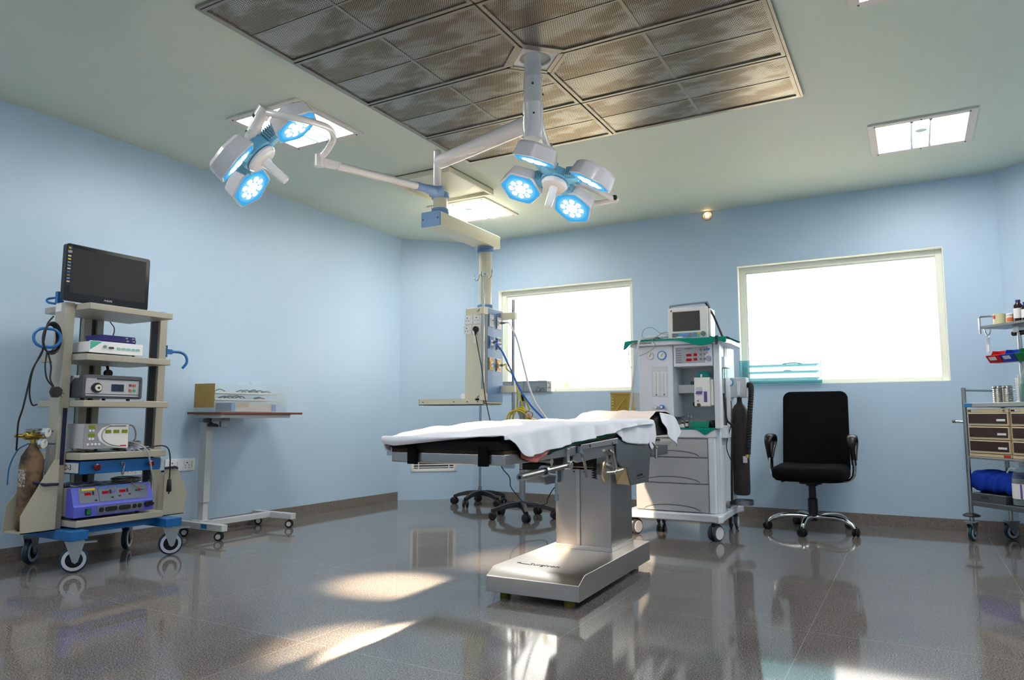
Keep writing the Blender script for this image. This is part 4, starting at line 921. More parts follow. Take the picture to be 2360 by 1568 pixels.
# bag of tubing beside the insufflator
t = thing('tubing_bag', 'clear plastic bag of coiled grey tubing right of the insufflator', 'bag', (-4.78, 3.08, .733)); O = Vector((-4.78, 3.08, .733))
g = G().grid(lambda u, v: (-4.90+.24*v+.01*math.sin(u*17), 3.0+.19*u, .737+.045*math.sin(PI*u)**.6*math.sin(PI*v)**.5+.006*math.sin(u*29+v*17)), 20, 14); obj('plastic', rel(g), glass('plastic_film', (200, 204, 224), .15, .35), t)
g = G().box(-4.86, -4.72, 3.03, 3.12, .736, .755); obj('blue_packet', rel(g), mat('packet_blue', (60, 80, 180), .5), t)
g = G()
for k in range(4):
    P = [(-4.79+.085*math.cos(a+k), 3.075+.075*math.sin(a+k), .765+k*.008+.004*math.sin(3*a)) for a in [2*PI*i/18 for i in range(19)]]; g.tube(P, .0055, 7)
g.tube([(-4.75, 3.01, .90), (-4.73, 3.06, .905), (-4.73, 3.09, .86), (-4.74, 3.09, .80), (-4.77, 3.05, .775)], .0055, 7, sm=5)
objs('tubing', rel(g), mat('grey_tubing', (150, 152, 150), .4), t)
h = thing('tubing', 'pale grey tube hanging down in front of the cart to the blue device', 'tube')
obj('tube', G().tube([(-4.74, 3.05, .79), (-4.63, 3.06, .775), (-4.585, 3.085, .735), (-4.575, 3.10, .68), (-4.575, 3.12, .60), (-4.575, 3.14, .52), (-4.572, 3.15, .44), (-4.575, 3.145, .385)], .006, 8, sm=6), mat('grey_tubing', (150, 152, 150), .4), h)
h = thing('probe_cable', 'black cable with thick plug hanging off the right side of the cart', 'cable')
obj('cord', G().tube([(-4.80, 2.98, .745), (-4.70, 3.05, .74), (-4.63, 3.12, .752), (-4.60, 3.19, .765), (-4.59, 3.24, .75), (-4.60, 3.27, .70), (-4.605, 3.28, .62), (-4.605, 3.28, .52)], .0045, 8, sm=6), M_BLACK, h)
obj('plug', G().tube([(-4.605, 3.28, .53), (-4.605, 3.28, .52), (-4.605, 3.28, .45), (-4.605, 3.28, .44)], [.008, .014, .018, .014], 12).cyl((-4.605, 3.28, .44), (-4.605, 3.28, .425), .004, seg=8), M_BLACK, h)

# electrosurgical unit
O = Vector((-4.78, 2.90, .315))
EU = thing('electrosurgical_unit', 'blue and grey electrosurgical unit with red displays on the lowest shelf of the cart', 'medical device', tuple(O))
M_EBLUE = mat('device_blue', (84, 92, 190), .4)
obj('case', rel(G().box(-5.06, -4.68, 2.64, 3.155, .335, .512)), mat('device_grey', (164, 162, 150), .45), EU, bevel=.005)
prof = [(-4.70, .512), (-4.655, .518), (-4.612, .405), (-4.604, .40), (-4.604, .332), (-4.70, .332)]
fb = obj('front_bezel', rel(G().prism(prof, 2.628, 3.17, 'Y')), M_EBLUE, EU, bevel=.004)
def onface(y, t, w, hh, th, m, name, par, lift=.001, rnd=None):
    # on the sloped face; t = 0 at its foot, 1 at its top
    a, b = Vector((-4.612, 0, .405)), Vector((-4.655, 0, .518)); d = (b-a); ud = d.normalized(); n = Vector((ud.z, 0, -ud.x)); n = n if n.x > 0 else -n
    c = a+d*t+Vector((0, y, 0))+n*lift; mm = Matrix((Vector((0, 1, 0)), ud, n)).transposed().to_4x4(); mm.translation = c; g = G(); g.M = mm
    if rnd is None: g.box(-w/2, w/2, -hh/2, hh/2, 0, th)
    else: g.prism(rrect(w, hh, rnd, 4), 0, th)
    return obj(name, rel(g), m, par)
gp = onface(2.90, .52, .46, .098, .001, mat('panel_grey', (104, 112, 126), .5), 'control_panel', fb)
M_RD = emis('red_display', (150, 26, 30), .7)
onface(2.735, .84, .085, .013, .002, mat('band_yellow', (214, 190, 30), .5), 'label_band', gp, .0015); onface(2.845, .86, .080, .011, .002, mat('band_blue', (50, 120, 180), .5), 'label_band', gp, .0015); onface(2.965, .88, .085, .011, .002, mat('band_blue', (50, 120, 180), .5), 'label_band', gp, .0015)
for y in (2.728, 2.842, 2.958): onface(y, .60, .042, .018, .002, M_RD, 'display', gp, .0015); onface(y+.034, .62, .012, .027, .003, M_INK, 'rocker_button', gp, .0015, .005)
onface(3.075, .58, .012, .016, .002, M_RD, 'display', gp, .0015)
for y, t_ in ((2.775, .22), (2.885, .30), (2.935, .34), (3.005, .40), (3.056, .56), (3.095, .60)): onface(y, t_, .017, .010, .002, M_INK, 'button', gp, .0015, .0045)
onface(2.903, .62, .026, .012, .002, M_EBLUE, 'logo', gp, .0015, .0055); onface(2.797, .5, .002, .092, .0015, M_INK, 'divider', gp, .0012)
g = G().box(-4.604, -4.6032, 2.775, 3.09, .342, .394); lp = obj('socket_panel', rel(g), mat('panel_grey', (104, 112, 126), .5), fb)
obj('power_switch', rel(G().box(-4.604, -4.597, 2.70, 2.735, .344, .384)), M_BLACK, fb, bevel=.002); obj('rocker', rel(G().box(-4.597, -4.594, 2.705, 2.73, .348, .380)), mat('green_rocker', (20, 110, 60), .35), fb)
for y, w_ in ((2.803, .03), (2.868, .08), (2.96, .08), (3.028, .026), (3.065, .026)): obj('socket', rel(G().prism(rrect(w_, .029, .0128, 6, y, .369), -4.603, -4.598, 'X')), M_INK, lp)
obj('plug', rel(G().prism(rrect(.062, .034, .016, 6, 3.128, .378), -4.604, -4.582, 'X')), M_BLACK, fb, bevel=.004)
obj('emblem', rel(G().cyl((-4.6472, 2.68, .497), (-4.6468, 2.68, .497), .006)), M_WPL, fb)
objs('foot', rel(G().cyl((-4.68, 2.68, .315), (-4.68, 2.68, .337), .014, seg=10).cyl((-4.68, 3.1, .315), (-4.68, 3.1, .337), .014, seg=10).cyl((-5.0, 2.68, .315), (-5.0, 2.68, .337), .014, seg=10).cyl((-5.0, 3.1, .315), (-5.0, 3.1, .337), .014, seg=10)), M_BLACK, EU)
t = thing('coiled_leads', 'coil of thin black and grey leads lying on top of the blue electrosurgical unit', 'cable', (-4.74, 3.06, .517)); O = Vector((-4.74, 3.06, .517))
for k in range(9):
    P = [(-4.75+(.075+.006*(k % 3))*math.cos(a), 3.055+(.085+.005*(k % 4))*math.sin(a), .521+k*.0034+.003*math.sin(2*a+k)) for a in [2*PI*i/20 for i in range(21)]]
    obj('lead', rel(G().tube(P, .0026, 6)), M_BLACK if k % 2 == 0 else mat('grey_lead', (120, 116, 110), .5), t)
obj('lead', rel(G().tube([(-4.70, 3.0, .535), (-4.655, 3.03, .525), (-4.63, 3.06, .49), (-4.618, 3.10, .475), (-4.625, 3.14, .49), (-4.65, 3.15, .53)], .0024, 6, sm=6)), mat('grey_lead', (120, 116, 110), .5), t)
g = G().grid(lambda u, v: (-4.98+.28*v, 2.66+.30*u, .518+.012*abs(math.sin(u*11+v*5))*abs(math.sin(v*9+u*3))), 26, 20)
tag(obj('plastic_wrap', g, glass('plastic_film', (200, 204, 224), .15, .35)), 'crumpled clear plastic wrap on top of the blue electrosurgical unit', 'plastic wrap')

# gas bottle in the left holder
O = Vector((-4.80, 2.463, .27))
GB_ = thing('gas_bottle', 'rusty brown gas bottle with brass regulator strapped to the left side of the cart', 'gas bottle', tuple(O))
M_RUST = mat('rusty_brown', (116, 92, 66), .7, var=(11, .09, (54, 40, 32)), bump=(60, .3))
obj('body', rel(G().lathe([(.05, .27), (.064, .285), (.066, .66), (.058, .72), (.035, .765), (.022, .785), (.022, .80)], (O.x, O.y, 0), 'Z', 24)), M_RUST, GB_)
obj('label', rel(G().lathe([(.0668, .54), (.0668, .64)], (O.x, O.y, 0), 'Z', 24, cap=False)), mat('faded_label', (170, 165, 150), .8, var=(80, .1, (70, 66, 60))), GB_) if False else obj('label', rel(G().rings([[(O.x+.0672*math.cos(a), O.y+.0672*math.sin(a), z) for a in [-1.75+i*.12 for i in range(8)]]+[(O.x+.060*math.cos(a), O.y+.060*math.sin(a), z) for a in [-1.75+i*.12 for i in range(8)][::-1]] for z in (.54, .645)])), mat('faded_label', (176, 170, 156), .8, var=(80, .1, (80, 76, 70))), GB_)
obj('valve', rel(G().cyl((O.x, O.y, .79), (O.x, O.y, .86), .016).cyl((O.x, O.y, .835), (O.x, O.y, .86), .024)), M_BRASS, GB_)
obj('valve_wheel', rel(G().tube([(O.x+.04*math.cos(a), O.y+.04*math.sin(a), .885) for a in [2*PI*i/16 for i in range(17)]], .006, 8).box(O.x-.04, O.x+.04, O.y-.004, O.y+.004, .882, .888).cyl((O.x, O.y, .86), (O.x, O.y, .89), .007)), M_STEELD, GB_)
obj('regulator', rel(G().tube([(O.x-.02, O.y-.10, .848), (O.x-.01, O.y-.06, .848), (O.x, O.y-.05, .848), (O.x, O.y+.03, .845), (O.x+.01, O.y+.07, .84)], [.009, .014, .026, .026, .012], 14)), M_BRASS, GB_)
for (a, b, c) in ((.055, .035, .868), (.05, .02, .80)):
    p = Vector((O.x+a, O.y+b, c)); d = Vector((.75, .35, -.05)).normalized()
    gg = obj('gauge', rel(G().cyl(p, p+d*.022, .032, seg=24)), M_CHROME, GB_); obj('gauge_face', rel(G().cyl(p+d*.022, p+d*.023, .028, seg=24)), M_WPL, gg); obj('gauge_needle', rel(G().tube([p+d*.0235, p+d*.0235+Vector((0, .008, .018))], .0012, 6)), M_INK, gg)
obj('pipe', rel(G().tube([(O.x+.02, O.y+.05, .80), (O.x+.03, O.y+.12, .795), (O.x+.02, O.y+.165, .825), (O.x, O.y+.16, .865), (O.x, O.y+.10, .875)], .005, 8, sm=6)), mat('blue_pipe', (20, 90, 140), .4), GB_)
obj('pipe', rel(G().tube([(O.x-.01, O.y-.02, .80), (O.x-.03, O.y-.07, .76), (O.x-.05, O.y-.10, .66), (O.x-.05, O.y-.105, .55)], .004, 8, sm=6)), mat('blue_pipe', (20, 90, 140), .4), GB_)
# cables coiled on the left loop handle
h = thing('mains_cable', 'black mains cable coiled over the blue left handle of the cart', 'cable')
for k in range(5):
    P = [(-4.725+.008*k, 2.478+(.042+.003*k)*math.cos(a), 1.455+(.085+.004*k)*math.sin(a)) for a in [2*PI*i/20 for i in range(21)]]
    obj('coil', G().tube(P, .0055, 8), M_BLACK, h)
obj('cord', G().tube([(-4.71, 2.46, 1.37), (-4.70, 2.45, 1.28), (-4.70, 2.465, 1.2), (-4.69, 2.50, 1.15)], .005, 8, sm=5), M_BLACK, h)
obj('cord', G().tube([(-4.72, 2.47, 1.37), (-4.71, 2.49, 1.28), (-4.70, 2.485, 1.2), (-4.69, 2.505, 1.15)], .005, 8, sm=5), M_BLACK, h)
obj('plug', G().prism([(2.485, 1.115), (2.495, 1.15), (2.53, 1.155), (2.555, 1.135), (2.55, 1.10), (2.53, 1.085), (2.50, 1.085)], -4.71, -4.675, 'X'), M_BLACK, h, bevel=.006)
objs('plug_pin', G().tube([(-4.69, 2.55, 1.12), (-4.69, 2.57, 1.11)], .003, 6).tube([(-4.70, 2.545, 1.10), (-4.70, 2.565, 1.09)], .003, 6), M_BRASS, h)
h = thing('long_cable', 'black cable hanging from the left handle of the cart to the gas bottle', 'cable')
obj('cord', G().tube([(-4.74, 2.50, 1.60), (-4.73, 2.46, 1.54), (-4.74, 2.45, 1.42), (-4.73, 2.44, 1.36), (-4.74, 2.40, 1.26), (-4.75, 2.385, 1.15), (-4.76, 2.37, 1.02), (-4.78, 2.36, .93), (-4.80, 2.37, .82), (-4.82, 2.38, .76)], .0055, 8, sm=6), M_BLACK, h)
obj('cord', G().tube([(-4.74, 2.445, 1.37), (-4.76, 2.41, 1.25), (-4.76, 2.40, 1.12), (-4.75, 2.415, 1.04), (-4.74, 2.44, 1.04)], .005, 8, sm=6), M_BLACK, h)
tag(obj('hanging_strap', G().box(-4.745, -4.742, 2.60, 2.625, .66, 1.02), mat('navy_strap', (24, 28, 66), .8)), 'navy strap hanging down the inner edge of the left cart upright', 'strap')
h = thing('thin_cable', 'thin black cable curling behind the top shelf of the cart', 'cable')
obj('cord', G().tube([(-5.06, 3.06, 1.65), (-5.05, 3.09, 1.60), (-5.06, 3.08, 1.53), (-5.07, 3.06, 1.50)], .004, 8, sm=5), M_BLACK, h)
obj('plug', G().cyl((-5.06, 3.06, 1.275), (-5.03, 3.06, 1.275), .026).tube([(-5.05, 3.06, 1.30), (-5.06, 3.06, 1.33)], .01, 8), M_BLACK, h)
# wall sockets
def wall_sockets(y0, y1, z0, z1, n, label):
    t = thing('wall_socket', label, 'socket', (XL, (y0+y1)/2, (z0+z1)/2)); O_ = Vector((XL, (y0+y1)/2, (z0+z1)/2)); h = (z1-z0)/2; w_ = (y1-y0)/2
    obj('face_plate', G().box(0, .012, -w_, w_, -h, h), M_SOCK, t, bevel=.004)
    for k in range(n):
        yc = -w_+(k+.5)*2*w_/n
        obj('outlet', G().box(.012, .015, yc-.04, yc+.03, -.034, .034), M_SOCK, t, bevel=.002)
        objs('socket_hole', G().cyl((.0148, yc-.008, .016), (.0156, yc-.008, .016), .006, seg=10).cyl((.0148, yc-.024, -.004), (.0156, yc-.024, -.004), .004, seg=10).cyl((.0148, yc+.008, -.004), (.0156, yc+.008, -.004), .004, seg=10).cyl((.0148, yc-.024, -.022), (.0156, yc-.024, -.022), .0035, seg=10).cyl((.0148, yc+.008, -.022), (.0156, yc+.008, -.022), .0035, seg=10), M_INK, t)
        obj('switch', G().box(.012, .018, yc+.036, yc+.05, -.028, .028), M_WPL, t)
wall_sockets(3.71, 3.985, .52, .622, 2, 'white double wall socket right of the cart at knee height')
wall_sockets(3.36, 3.60, .515, .617, 2, 'white wall socket seen through the cart below the blue drawer')

# ---------------------------------------------------------------- overbed table with the acrylic case
O = Vector((-5.0, 4.2, 0))
TB_ = thing('overbed_table', 'light grey overbed table on castors with brown top against the left wall', 'table', tuple(O))
obj('table_top', rel(G().box(-5.21, -4.80, 3.84, 4.715, .985, 1.003)), mat('brown_laminate', (112, 58, 40), .4), TB_, bevel=.003)
obj('top_frame', rel(G().box(-5.16, -4.83, 3.87, 4.60, .955, .985)), M_LGREY, TB_, bevel=.002)
obj('post', rel(G().box(-5.15, -5.07, 3.925, 3.985, .27, .93)), M_LGREY, TB_, bevel=.003)
obj('inner_post', rel(G().box(-5.142, -5.078, 3.931, 3.979, .10, .28)), M_LGREY, TB_, bevel=.002)
obj('bracket', rel(G().box(-5.14, -4.98, 3.90, 4.08, .925, .955).box(-5.0, -4.975, 3.99, 4.06, .88, .95)), M_STEELD, TB_, bevel=.003)
obj('crank_handle', rel(G().cyl((-5.06, 3.90, .935), (-4.98, 3.87, .935), .018).tube([(-5.0, 3.875, .935), (-4.99, 3.93, .90), (-4.99, 3.97, .89)], .011, 8).cyl((-4.99, 3.88, .90), (-5.0, 3.96, .895), .014)), M_BLACK, TB_)
g = G().box(-5.265, -4.735, 3.845, 3.90, .075, .125); ft = obj('base_bar', rel(g), M_LGREY, TB_, bevel=.003)
obj('sticker', rel(G().box(-4.98, -4.91, 3.8443, 3.845, .085, .118)), mat('sticker_blue', (20, 110, 170), .5), ft)
obj('base_bar', rel(G().box(-5.265, -4.78, 4.60, 4.655, .075, .125)), M_LGREY, TB_, bevel=.003)
obj('base_link', rel(G().box(-5.10, -5.04, 3.90, 4.60, .078, .123)), M_LGREY, TB_, bevel=.003)
obj('post_flange', rel(G().box(-5.17, -5.04, 3.885, 3.99, .125, .13)), M_LGREY, TB_)
def twin(par, x, y, yaw, r, ztop, ol, tyre=M_RUB, face=M_LGREY, gap=.009, wd=.017, stem=.008):
    R = Matrix.Translation(Vector((x, y, 0))-ol) @ Matrix.Rotation(yaw, 4, 'Z')
    g = G(); g.M = R
    for s in (-1, 1): g.lathe([(r-.005, s*gap), (r, s*(gap+.003)), (r, s*(gap+wd-.004)), (r-.006, s*(gap+wd))], (0, 0, r), 'Y', 22)
    g.box(-r*.55, r*.75, -gap-.001, gap+.001, r*.9, r*1.9).cyl((0, 0, r*1.6), (0, 0, ztop), stem, seg=12)
    c = obj('caster', g, tyre, par); g = G(); g.M = R
    for s in (-1, 1): g.lathe([(r*.62, s*(gap+wd-.001)), (r*.60, s*(gap+wd+.002))], (0, 0, r), 'Y', 20)
    objs('wheel_disc', g, face, c)
for x, y, a in ((-4.80, 3.875, .6), (-4.83, 4.628, .6), (-5.22, 4.628, .9), (-5.22, 3.875, .9)): twin(TB_, x, y, a, .033, .08, O, stem=.01)
O = Vector((-5.02, 4.22, 1.003))
CS = thing('acrylic_case', 'clear acrylic carrying case with instrument trays on the brown overbed table', 'case', tuple(O))
M_ACR = glass('clear_acrylic', (250, 252, 252), .04, .04)
x0, x1, y0, y1, z0, z1 = -5.16, -4.905, 3.86, 4.63, 1.004, 1.235
g = G(); t_ = .004
g.box(x0, x1, y0, y1, z0, z0+t_).box(x0, x1, y0, y1, z1-t_, z1).box(x0, x0+t_, y0, y1, z0+t_, z1-t_).box(x1-t_, x1, y0, y1, z0+t_, z1-t_).box(x0+t_, x1-t_, y0, y0+t_, z0+t_, z1-t_).box(x0+t_, x1-t_, y1-t_, y1, z0+t_, z1-t_)
obj('shell', rel(g), M_ACR, CS)
obj('tape_patch', rel(G().box(x0+.01, x1-.0, y0-.0015, y0-.0005, z0+.035, z1-.002)), mat('brown_tape', (178, 142, 66), .45, var=(3, .15, (196, 160, 84))), CS)
obj('carry_handle', rel(G().tube([(-5.03, 4.14, z1), (-5.03, 4.16, z1+.04), (-5.03, 4.30, z1+.042), (-5.03, 4.33, z1)], .006, 8)), M_ACR, CS)
for z in (1.155, 1.10):
    obj('instrument_tray', rel(G().prism([(3.875, z), (4.56, z), (4.60, z+.014), (3.875, z+.014)], x0+.01, x1-.01, 'X')), M_WPL, CS)
rnd = random.Random(5)
for z in (1.172, 1.117):
    for q in range(7):
        a = rnd.uniform(3.95, 4.42); b = rnd.uniform(x0+.1, x1-.03)
        obj('instrument', rel(G().tube([(b, a, z+.004), (b+.02*rnd.random(), a+.05, z+.012+.012*rnd.random()), (b-.01, a+.11, z+.006)], .005, 6, sm=3)), mat('gunmetal', (52, 58, 72), .4, .3), CS)
obj('packed_box', rel(G().box(x0+.05, x1-.012, 4.07, 4.46, z0+.006, z0+.078)), mat('carton_pale', (214, 206, 202), .7), CS)
obj('packed_box', rel(G().box(x0+.05, x1-.011, 4.035, 4.075, z0+.006, z0+.076)), mat('carton_blue', (130, 170, 214), .7), CS)
obj('packed_box', rel(G().box(x0+.05, x1-.011, 4.47, 4.51, z0+.006, z0+.066)), mat('carton_blue', (130, 170, 214), .7), CS)
obj('tape_patch', rel(G().box(x1-.0115, x1-.0105, 4.08, 4.21, z0+.04, z0+.079)), mat('tape_tan', (206, 180, 152), .6), CS)
# ---------------------------------------------------------------- anaesthesia machine
O = Vector((-1.72, 6.12, 0))
AM = thing('anaesthesia_machine', 'white and grey anaesthesia machine on castors between the two windows', 'anaesthesia machine', tuple(O))
M_AW = mat('machine_white', (222, 224, 230), .35)
M_AG = mat('drawer_grey', (176, 176, 178), .45)
M_AR = mat('recess_grey', (186, 198, 204), .5)
M_VIO = mat('violet_print', (100, 74, 160), .5)
yf = 5.80
# base with castors
g = G().prism([(-2.14, 5.74), (-1.42, 5.74), (-1.36, 5.70), (-1.33, 5.74), (-1.35, 5.86), (-1.37, 6.4), (-1.34, 6.56), (-1.40, 6.60), (-2.14, 6.58)], .142, .205); obj('base', rel(g), M_AW, AM, bevel=.015)
for x, y, a in ((-1.405, 5.78, 1.15), (-1.42, 6.50, 1.65), (-2.07, 6.50, 1.65), (-2.08, 5.82, 1.2)):
    R = Matrix.Translation(Vector((x, y, 0))-O) @ Matrix.Rotation(a, 4, 'Z')
    g = G(); g.M = R
    for s in (-1, 1): g.lathe([(.056, s*.014), (.064, s*.018), (.064, s*.030), (.054, s*.037)], (0, 0, .064), 'Y', 26)
    c = obj('caster', g, M_DGREY, AM); g = G(); g.M = R
    for s in (-1, 1): g.lathe([(.050, s*.036), (.047, s*.040)], (0, 0, .064), 'Y', 24)
    objs('wheel_cap', g, M_AW, c)
    g = G(); g.M = R; g.box(-.026, .026, -.015, .015, .04, .128); obj('caster_body', g, M_AW, c, bevel=.006); g = G(); g.M = R; g.cyl((0, 0, .11), (0, 0, .145), .032); obj('swivel', g, M_BLACK, c)
# lower cabinet
obj('cabinet', rel(G().box(-2.06, -1.40, yf+.012, 6.42, .205, .80)), M_AW, AM, bevel=.006)
obj('corner_column', rel(G().box(-1.452, -1.395, yf-.012, yf+.03, .205, .865)), M_AW, AM, bevel=.012)
obj('work_surface', rel(G().box(-2.07, -1.385, yf-.02, 6.42, .80, .875)), M_AW, AM, bevel=.012)
for z0, z1 in ((.646, .792), (.437, .640), (.212, .431)):
    dz = obj('drawer', rel(G().box(-2.055, -1.458, yf-.008, yf+.012, z0+.002, z1-.002)), M_AG, AM, bevel=.003)
    arc = [(-1.755+.235*math.cos(math.radians(a)), z0+.003+.05*max(0, math.sin(math.radians(a)))) for a in range(0, 181, 12)]
    obj('handle_recess', rel(G().prism(arc, yf-.0095, yf-.0075, 'Y')), mat('recess_dark', (96, 98, 102), .5), dz)
    arc2 = [(-1.755+.235*math.cos(math.radians(a)), z0+.003+.05*max(0, math.sin(math.radians(a)))-.008) for a in range(0, 181, 12)]
    arc2 = [(a, max(b, z0+.002)) for a, b in arc2]
    obj('handle_lip', rel(G().prism(arc2, yf-.014, yf-.0085, 'Y')), M_AG, dz)
# upper housing
obj('back_panel', rel(G().box(-2.0, -1.36, 6.06, 6.16, .875, 1.56)), M_AR, AM, bevel=.004)
obj('flow_module', rel(G().box(-2.005, -1.712, yf-.04, 6.08, .968, 1.555)), M_AW, AM, bevel=.008)
obj('left_column', rel(G().box(-2.02, -1.985, yf, 6.10, .875, 1.555)), M_AW, AM, bevel=.006)
obj('ventilator_module', rel(G().box(-1.708, -1.392, yf-.03, 6.08, 1.378, 1.555)), M_AW, AM, bevel=.006)
rc = obj('right_column', rel(G().box(-1.388, -1.338, yf-.02, yf+.06, .875, 1.56)), M_AW, AM, bevel=.008)
obj('side_panel', rel(G().box(-1.40, -1.365, yf+.05, 6.44, .205, 1.56)), M_AW, AM, bevel=.004)
obj('side_rail', rel(G().box(-1.366, -1.352, 5.96, 5.985, .90, 1.38).box(-1.366, -1.352, 6.015, 6.05, .90, 1.38)), M_STEELP, AM)
obj('rail_block', rel(G().box(-1.372, -1.325, 5.90, 6.10, 1.37, 1.46)), M_AW, AM, bevel=.006); obj('rail_block', rel(G().box(-1.372, -1.325, 5.90, 6.10, .80, .90)), M_AW, AM, bevel=.006)
tr = obj('top_tray', rel(G().prism([(-2.09, yf-.03), (-2.06, yf-.075), (-1.90, yf-.10), (-1.40, yf-.09), (-1.29, yf-.04), (-1.27, yf+.1), (-1.28, 6.3), (-2.08, 6.3)], 1.557, 1.60)), M_AW, AM, bevel=.008)
text('Datex-Ohmeda', .024, M_INK, tr, face_m(Vector((-2.02, yf-.089, 1.578))-O, (1, -.1, 0), (0, 0, 1)))
# flow module face
Y_ = yf-.04
for gx, gr, cc in ((-1.90, .032, M_WPL), (-1.80, .038, mat('gauge_blue', (60, 140, 200), .4))):
    gg = obj('gauge', rel(G().cyl((gx, Y_-.014, 1.475), (gx, Y_, 1.475), gr, seg=26)), cc if cc is not M_WPL else M_LGREY, AM)
    obj('gauge_face', rel(G().cyl((gx, Y_-.016, 1.475), (gx, Y_-.014, 1.475), gr*.78, seg=26)), M_WPL, gg)
    obj('gauge_needle', rel(G().tube([(gx-.006, Y_-.0175, 1.465), (gx+.012, Y_-.0175, 1.492)], .0018, 6)), M_INK, gg)
M_TUBE = glass('flow_tube', (232, 240, 244), .03, .25)
fp = obj('flowmeter_panel', rel(G().box(-1.892, -1.758, Y_-.004, Y_, 1.135, 1.385)), mat('flow_back', (206, 208, 210), .4), AM)
for fx, c in ((-1.858, (150, 154, 160)), (-1.792, (60, 120, 190))):
    mm_ = mat('scale%d' % c[0], c, .5)
    obj('scale_plate', rel(G().box(fx-.024, fx+.024, Y_-.006, Y_-.004, 1.14, 1.34)), M_WPL, fp)
    obj('flow_tube', rel(G().cyl((fx+.006, Y_-.009, 1.145), (fx+.006, Y_-.009, 1.335), .004, seg=10)), M_TUBE, fp)
    g = G()
    for k in range(14): g.box(fx-.022, fx-.010+(.005 if k % 2 else 0), Y_-.0068, Y_-.006, 1.15+k*.0135, 1.1515+k*.0135)
    obj('scale_marks', rel(g), mm_, fp, kind=None)
    obj('float', rel(G().cyl((fx+.006, Y_-.011, 1.147), (fx+.006, Y_-.011, 1.158), .0055, seg=8)), M_VIO, fp)
for fx, c in ((-1.858, M_LGREY), (-1.805, mat('knob_blue', (40, 110, 190), .4))):
    kn = obj('flow_knob', rel(G().cyl((fx, Y_-.035, 1.05), (fx, Y_, 1.05), .017, seg=18)), c, AM); obj('knob_cap', rel(G().cyl((fx, Y_-.037, 1.05), (fx, Y_-.035, 1.05), .011, seg=16)), M_WPL, kn)
# ventilator panel
Y2 = yf-.03
vp = obj('control_panel', rel(G().box(-1.69, -1.45, Y2-.003, Y2, 1.405, 1.535).box(-1.45, -1.425, Y2-.003, Y2, 1.475, 1.535)), mat('panel_pale_grey', (160, 162, 168), .45), AM)
for a, b, w_ in ((-1.60, 1.468, .042), (-1.60, 1.430, .042), (-1.54, 1.470, .028), (-1.54, 1.432, .028)): obj('display', rel(G().box(a-.0, a+w_, Y2-.005, Y2-.003, b-.009, b+.012)), M_RD, vp)
for a in (-1.483, -1.452):
    for b in (1.435, 1.472, 1.51): obj('button', rel(G().box(a-.007, a+.009, Y2-.006, Y2-.003, b-.008, b+.008)), mat('button_slate', (108, 112, 120), .4), vp, bevel=.001)
text('Ventilator', .014, M_INK, vp, face_m(Vector((-1.61, Y2-.0035, 1.522))-O, (1, 0, 0), (0, 0, 1)))
g = G()
for k in range(6): g.box(-1.685, -1.64, Y2-.0036, Y2-.003, 1.412+k*.019, 1.415+k*.019)
obj('printed_lines', rel(g), M_INK, vp)
obj('logo', rel(G().prism(rrect(.03, .018, .008, 5, -1.432+.008, 1.513), Y2-.005, Y2-.003, 'Y')), mat('logo_blue', (90, 140, 214), .4), vp)
kd = obj('dial', rel(G().cyl((-1.418, Y2-.022, 1.437), (-1.418, Y2, 1.437), .022, seg=24)), mat('dial_lilac', (150, 154, 180), .35), AM)
# vaporiser on its rail
obj('vaporiser_rail', rel(G().box(-1.71, -1.37, 5.90, 5.97, 1.165, 1.235)), M_LGREY, AM, bevel=.004)
objs('rail_valve', rel(G().cyl((-1.60, 5.93, 1.235), (-1.60, 5.93, 1.262), .014).cyl((-1.40, 5.93, 1.235), (-1.40, 5.93, 1.265), .014)), M_DGREY, AM)
obj('port', rel(G().cyl((-1.60, 6.055, 1.075), (-1.60, 6.02, 1.075), .024)), M_BLACK, AM)
O_am = O.copy()
O = Vector((-1.478, 5.84, 1.10))
VP = thing('vaporiser', 'white box shaped vaporiser with green dial cap and purple window mounted on the machine rail', 'vaporiser', tuple(O))
obj('body', rel(G().box(-1.55, -1.42, 5.785, 5.90, 1.052, 1.288)), M_WPL, VP, bevel=.008)
obj('side_body', rel(G().box(-1.42, -1.395, 5.80, 5.90, 1.06, 1.27)), M_WPL, VP, bevel=.006)
obj('dial_cap', rel(G().lathe([(.05, 1.29), (.054, 1.295), (.054, 1.315), (.04, 1.332), (.02, 1.336)], (-1.482, 5.842, 0), 'Z', 26)), mat('cap_teal', (16, 124, 122), .35), VP)
obj('dial_pointer', rel(G().box(-1.495, -1.480, 5.782, 5.79, 1.285, 1.312)), M_WPL, VP)
obj('window_recess', rel(G().prism(rrect(.052, .07, .012, 5, -1.507, 1.175), 5.783, 5.786, 'Y')), M_LGREY, VP)
obj('violet_shelf', rel(G().prism([(-1.538, 1.152), (-1.490, 1.152), (-1.478, 1.176), (-1.528, 1.176)], 5.781, 5.784, 'Y')), M_VIO, VP)
sg = obj('level_window', rel(G().prism(rrect(.026, .086, .005, 4, -1.457, 1.13), 5.781, 5.785, 'Y')), M_VIO, VP)
obj('level_slot', rel(G().box(-1.461, -1.453, 5.779, 5.781, 1.108, 1.15)), M_DGREY, sg)
obj('filler_port', rel(G().cyl((-1.513, 5.779, 1.066), (-1.513, 5.786, 1.066), .014)), mat('port_brown', (96, 60, 40), .5), VP)
obj('indicator', rel(G().cyl((-1.518, 5.779, 1.098), (-1.518, 5.786, 1.098), .007)), M_STEELD, VP)
O = O_am
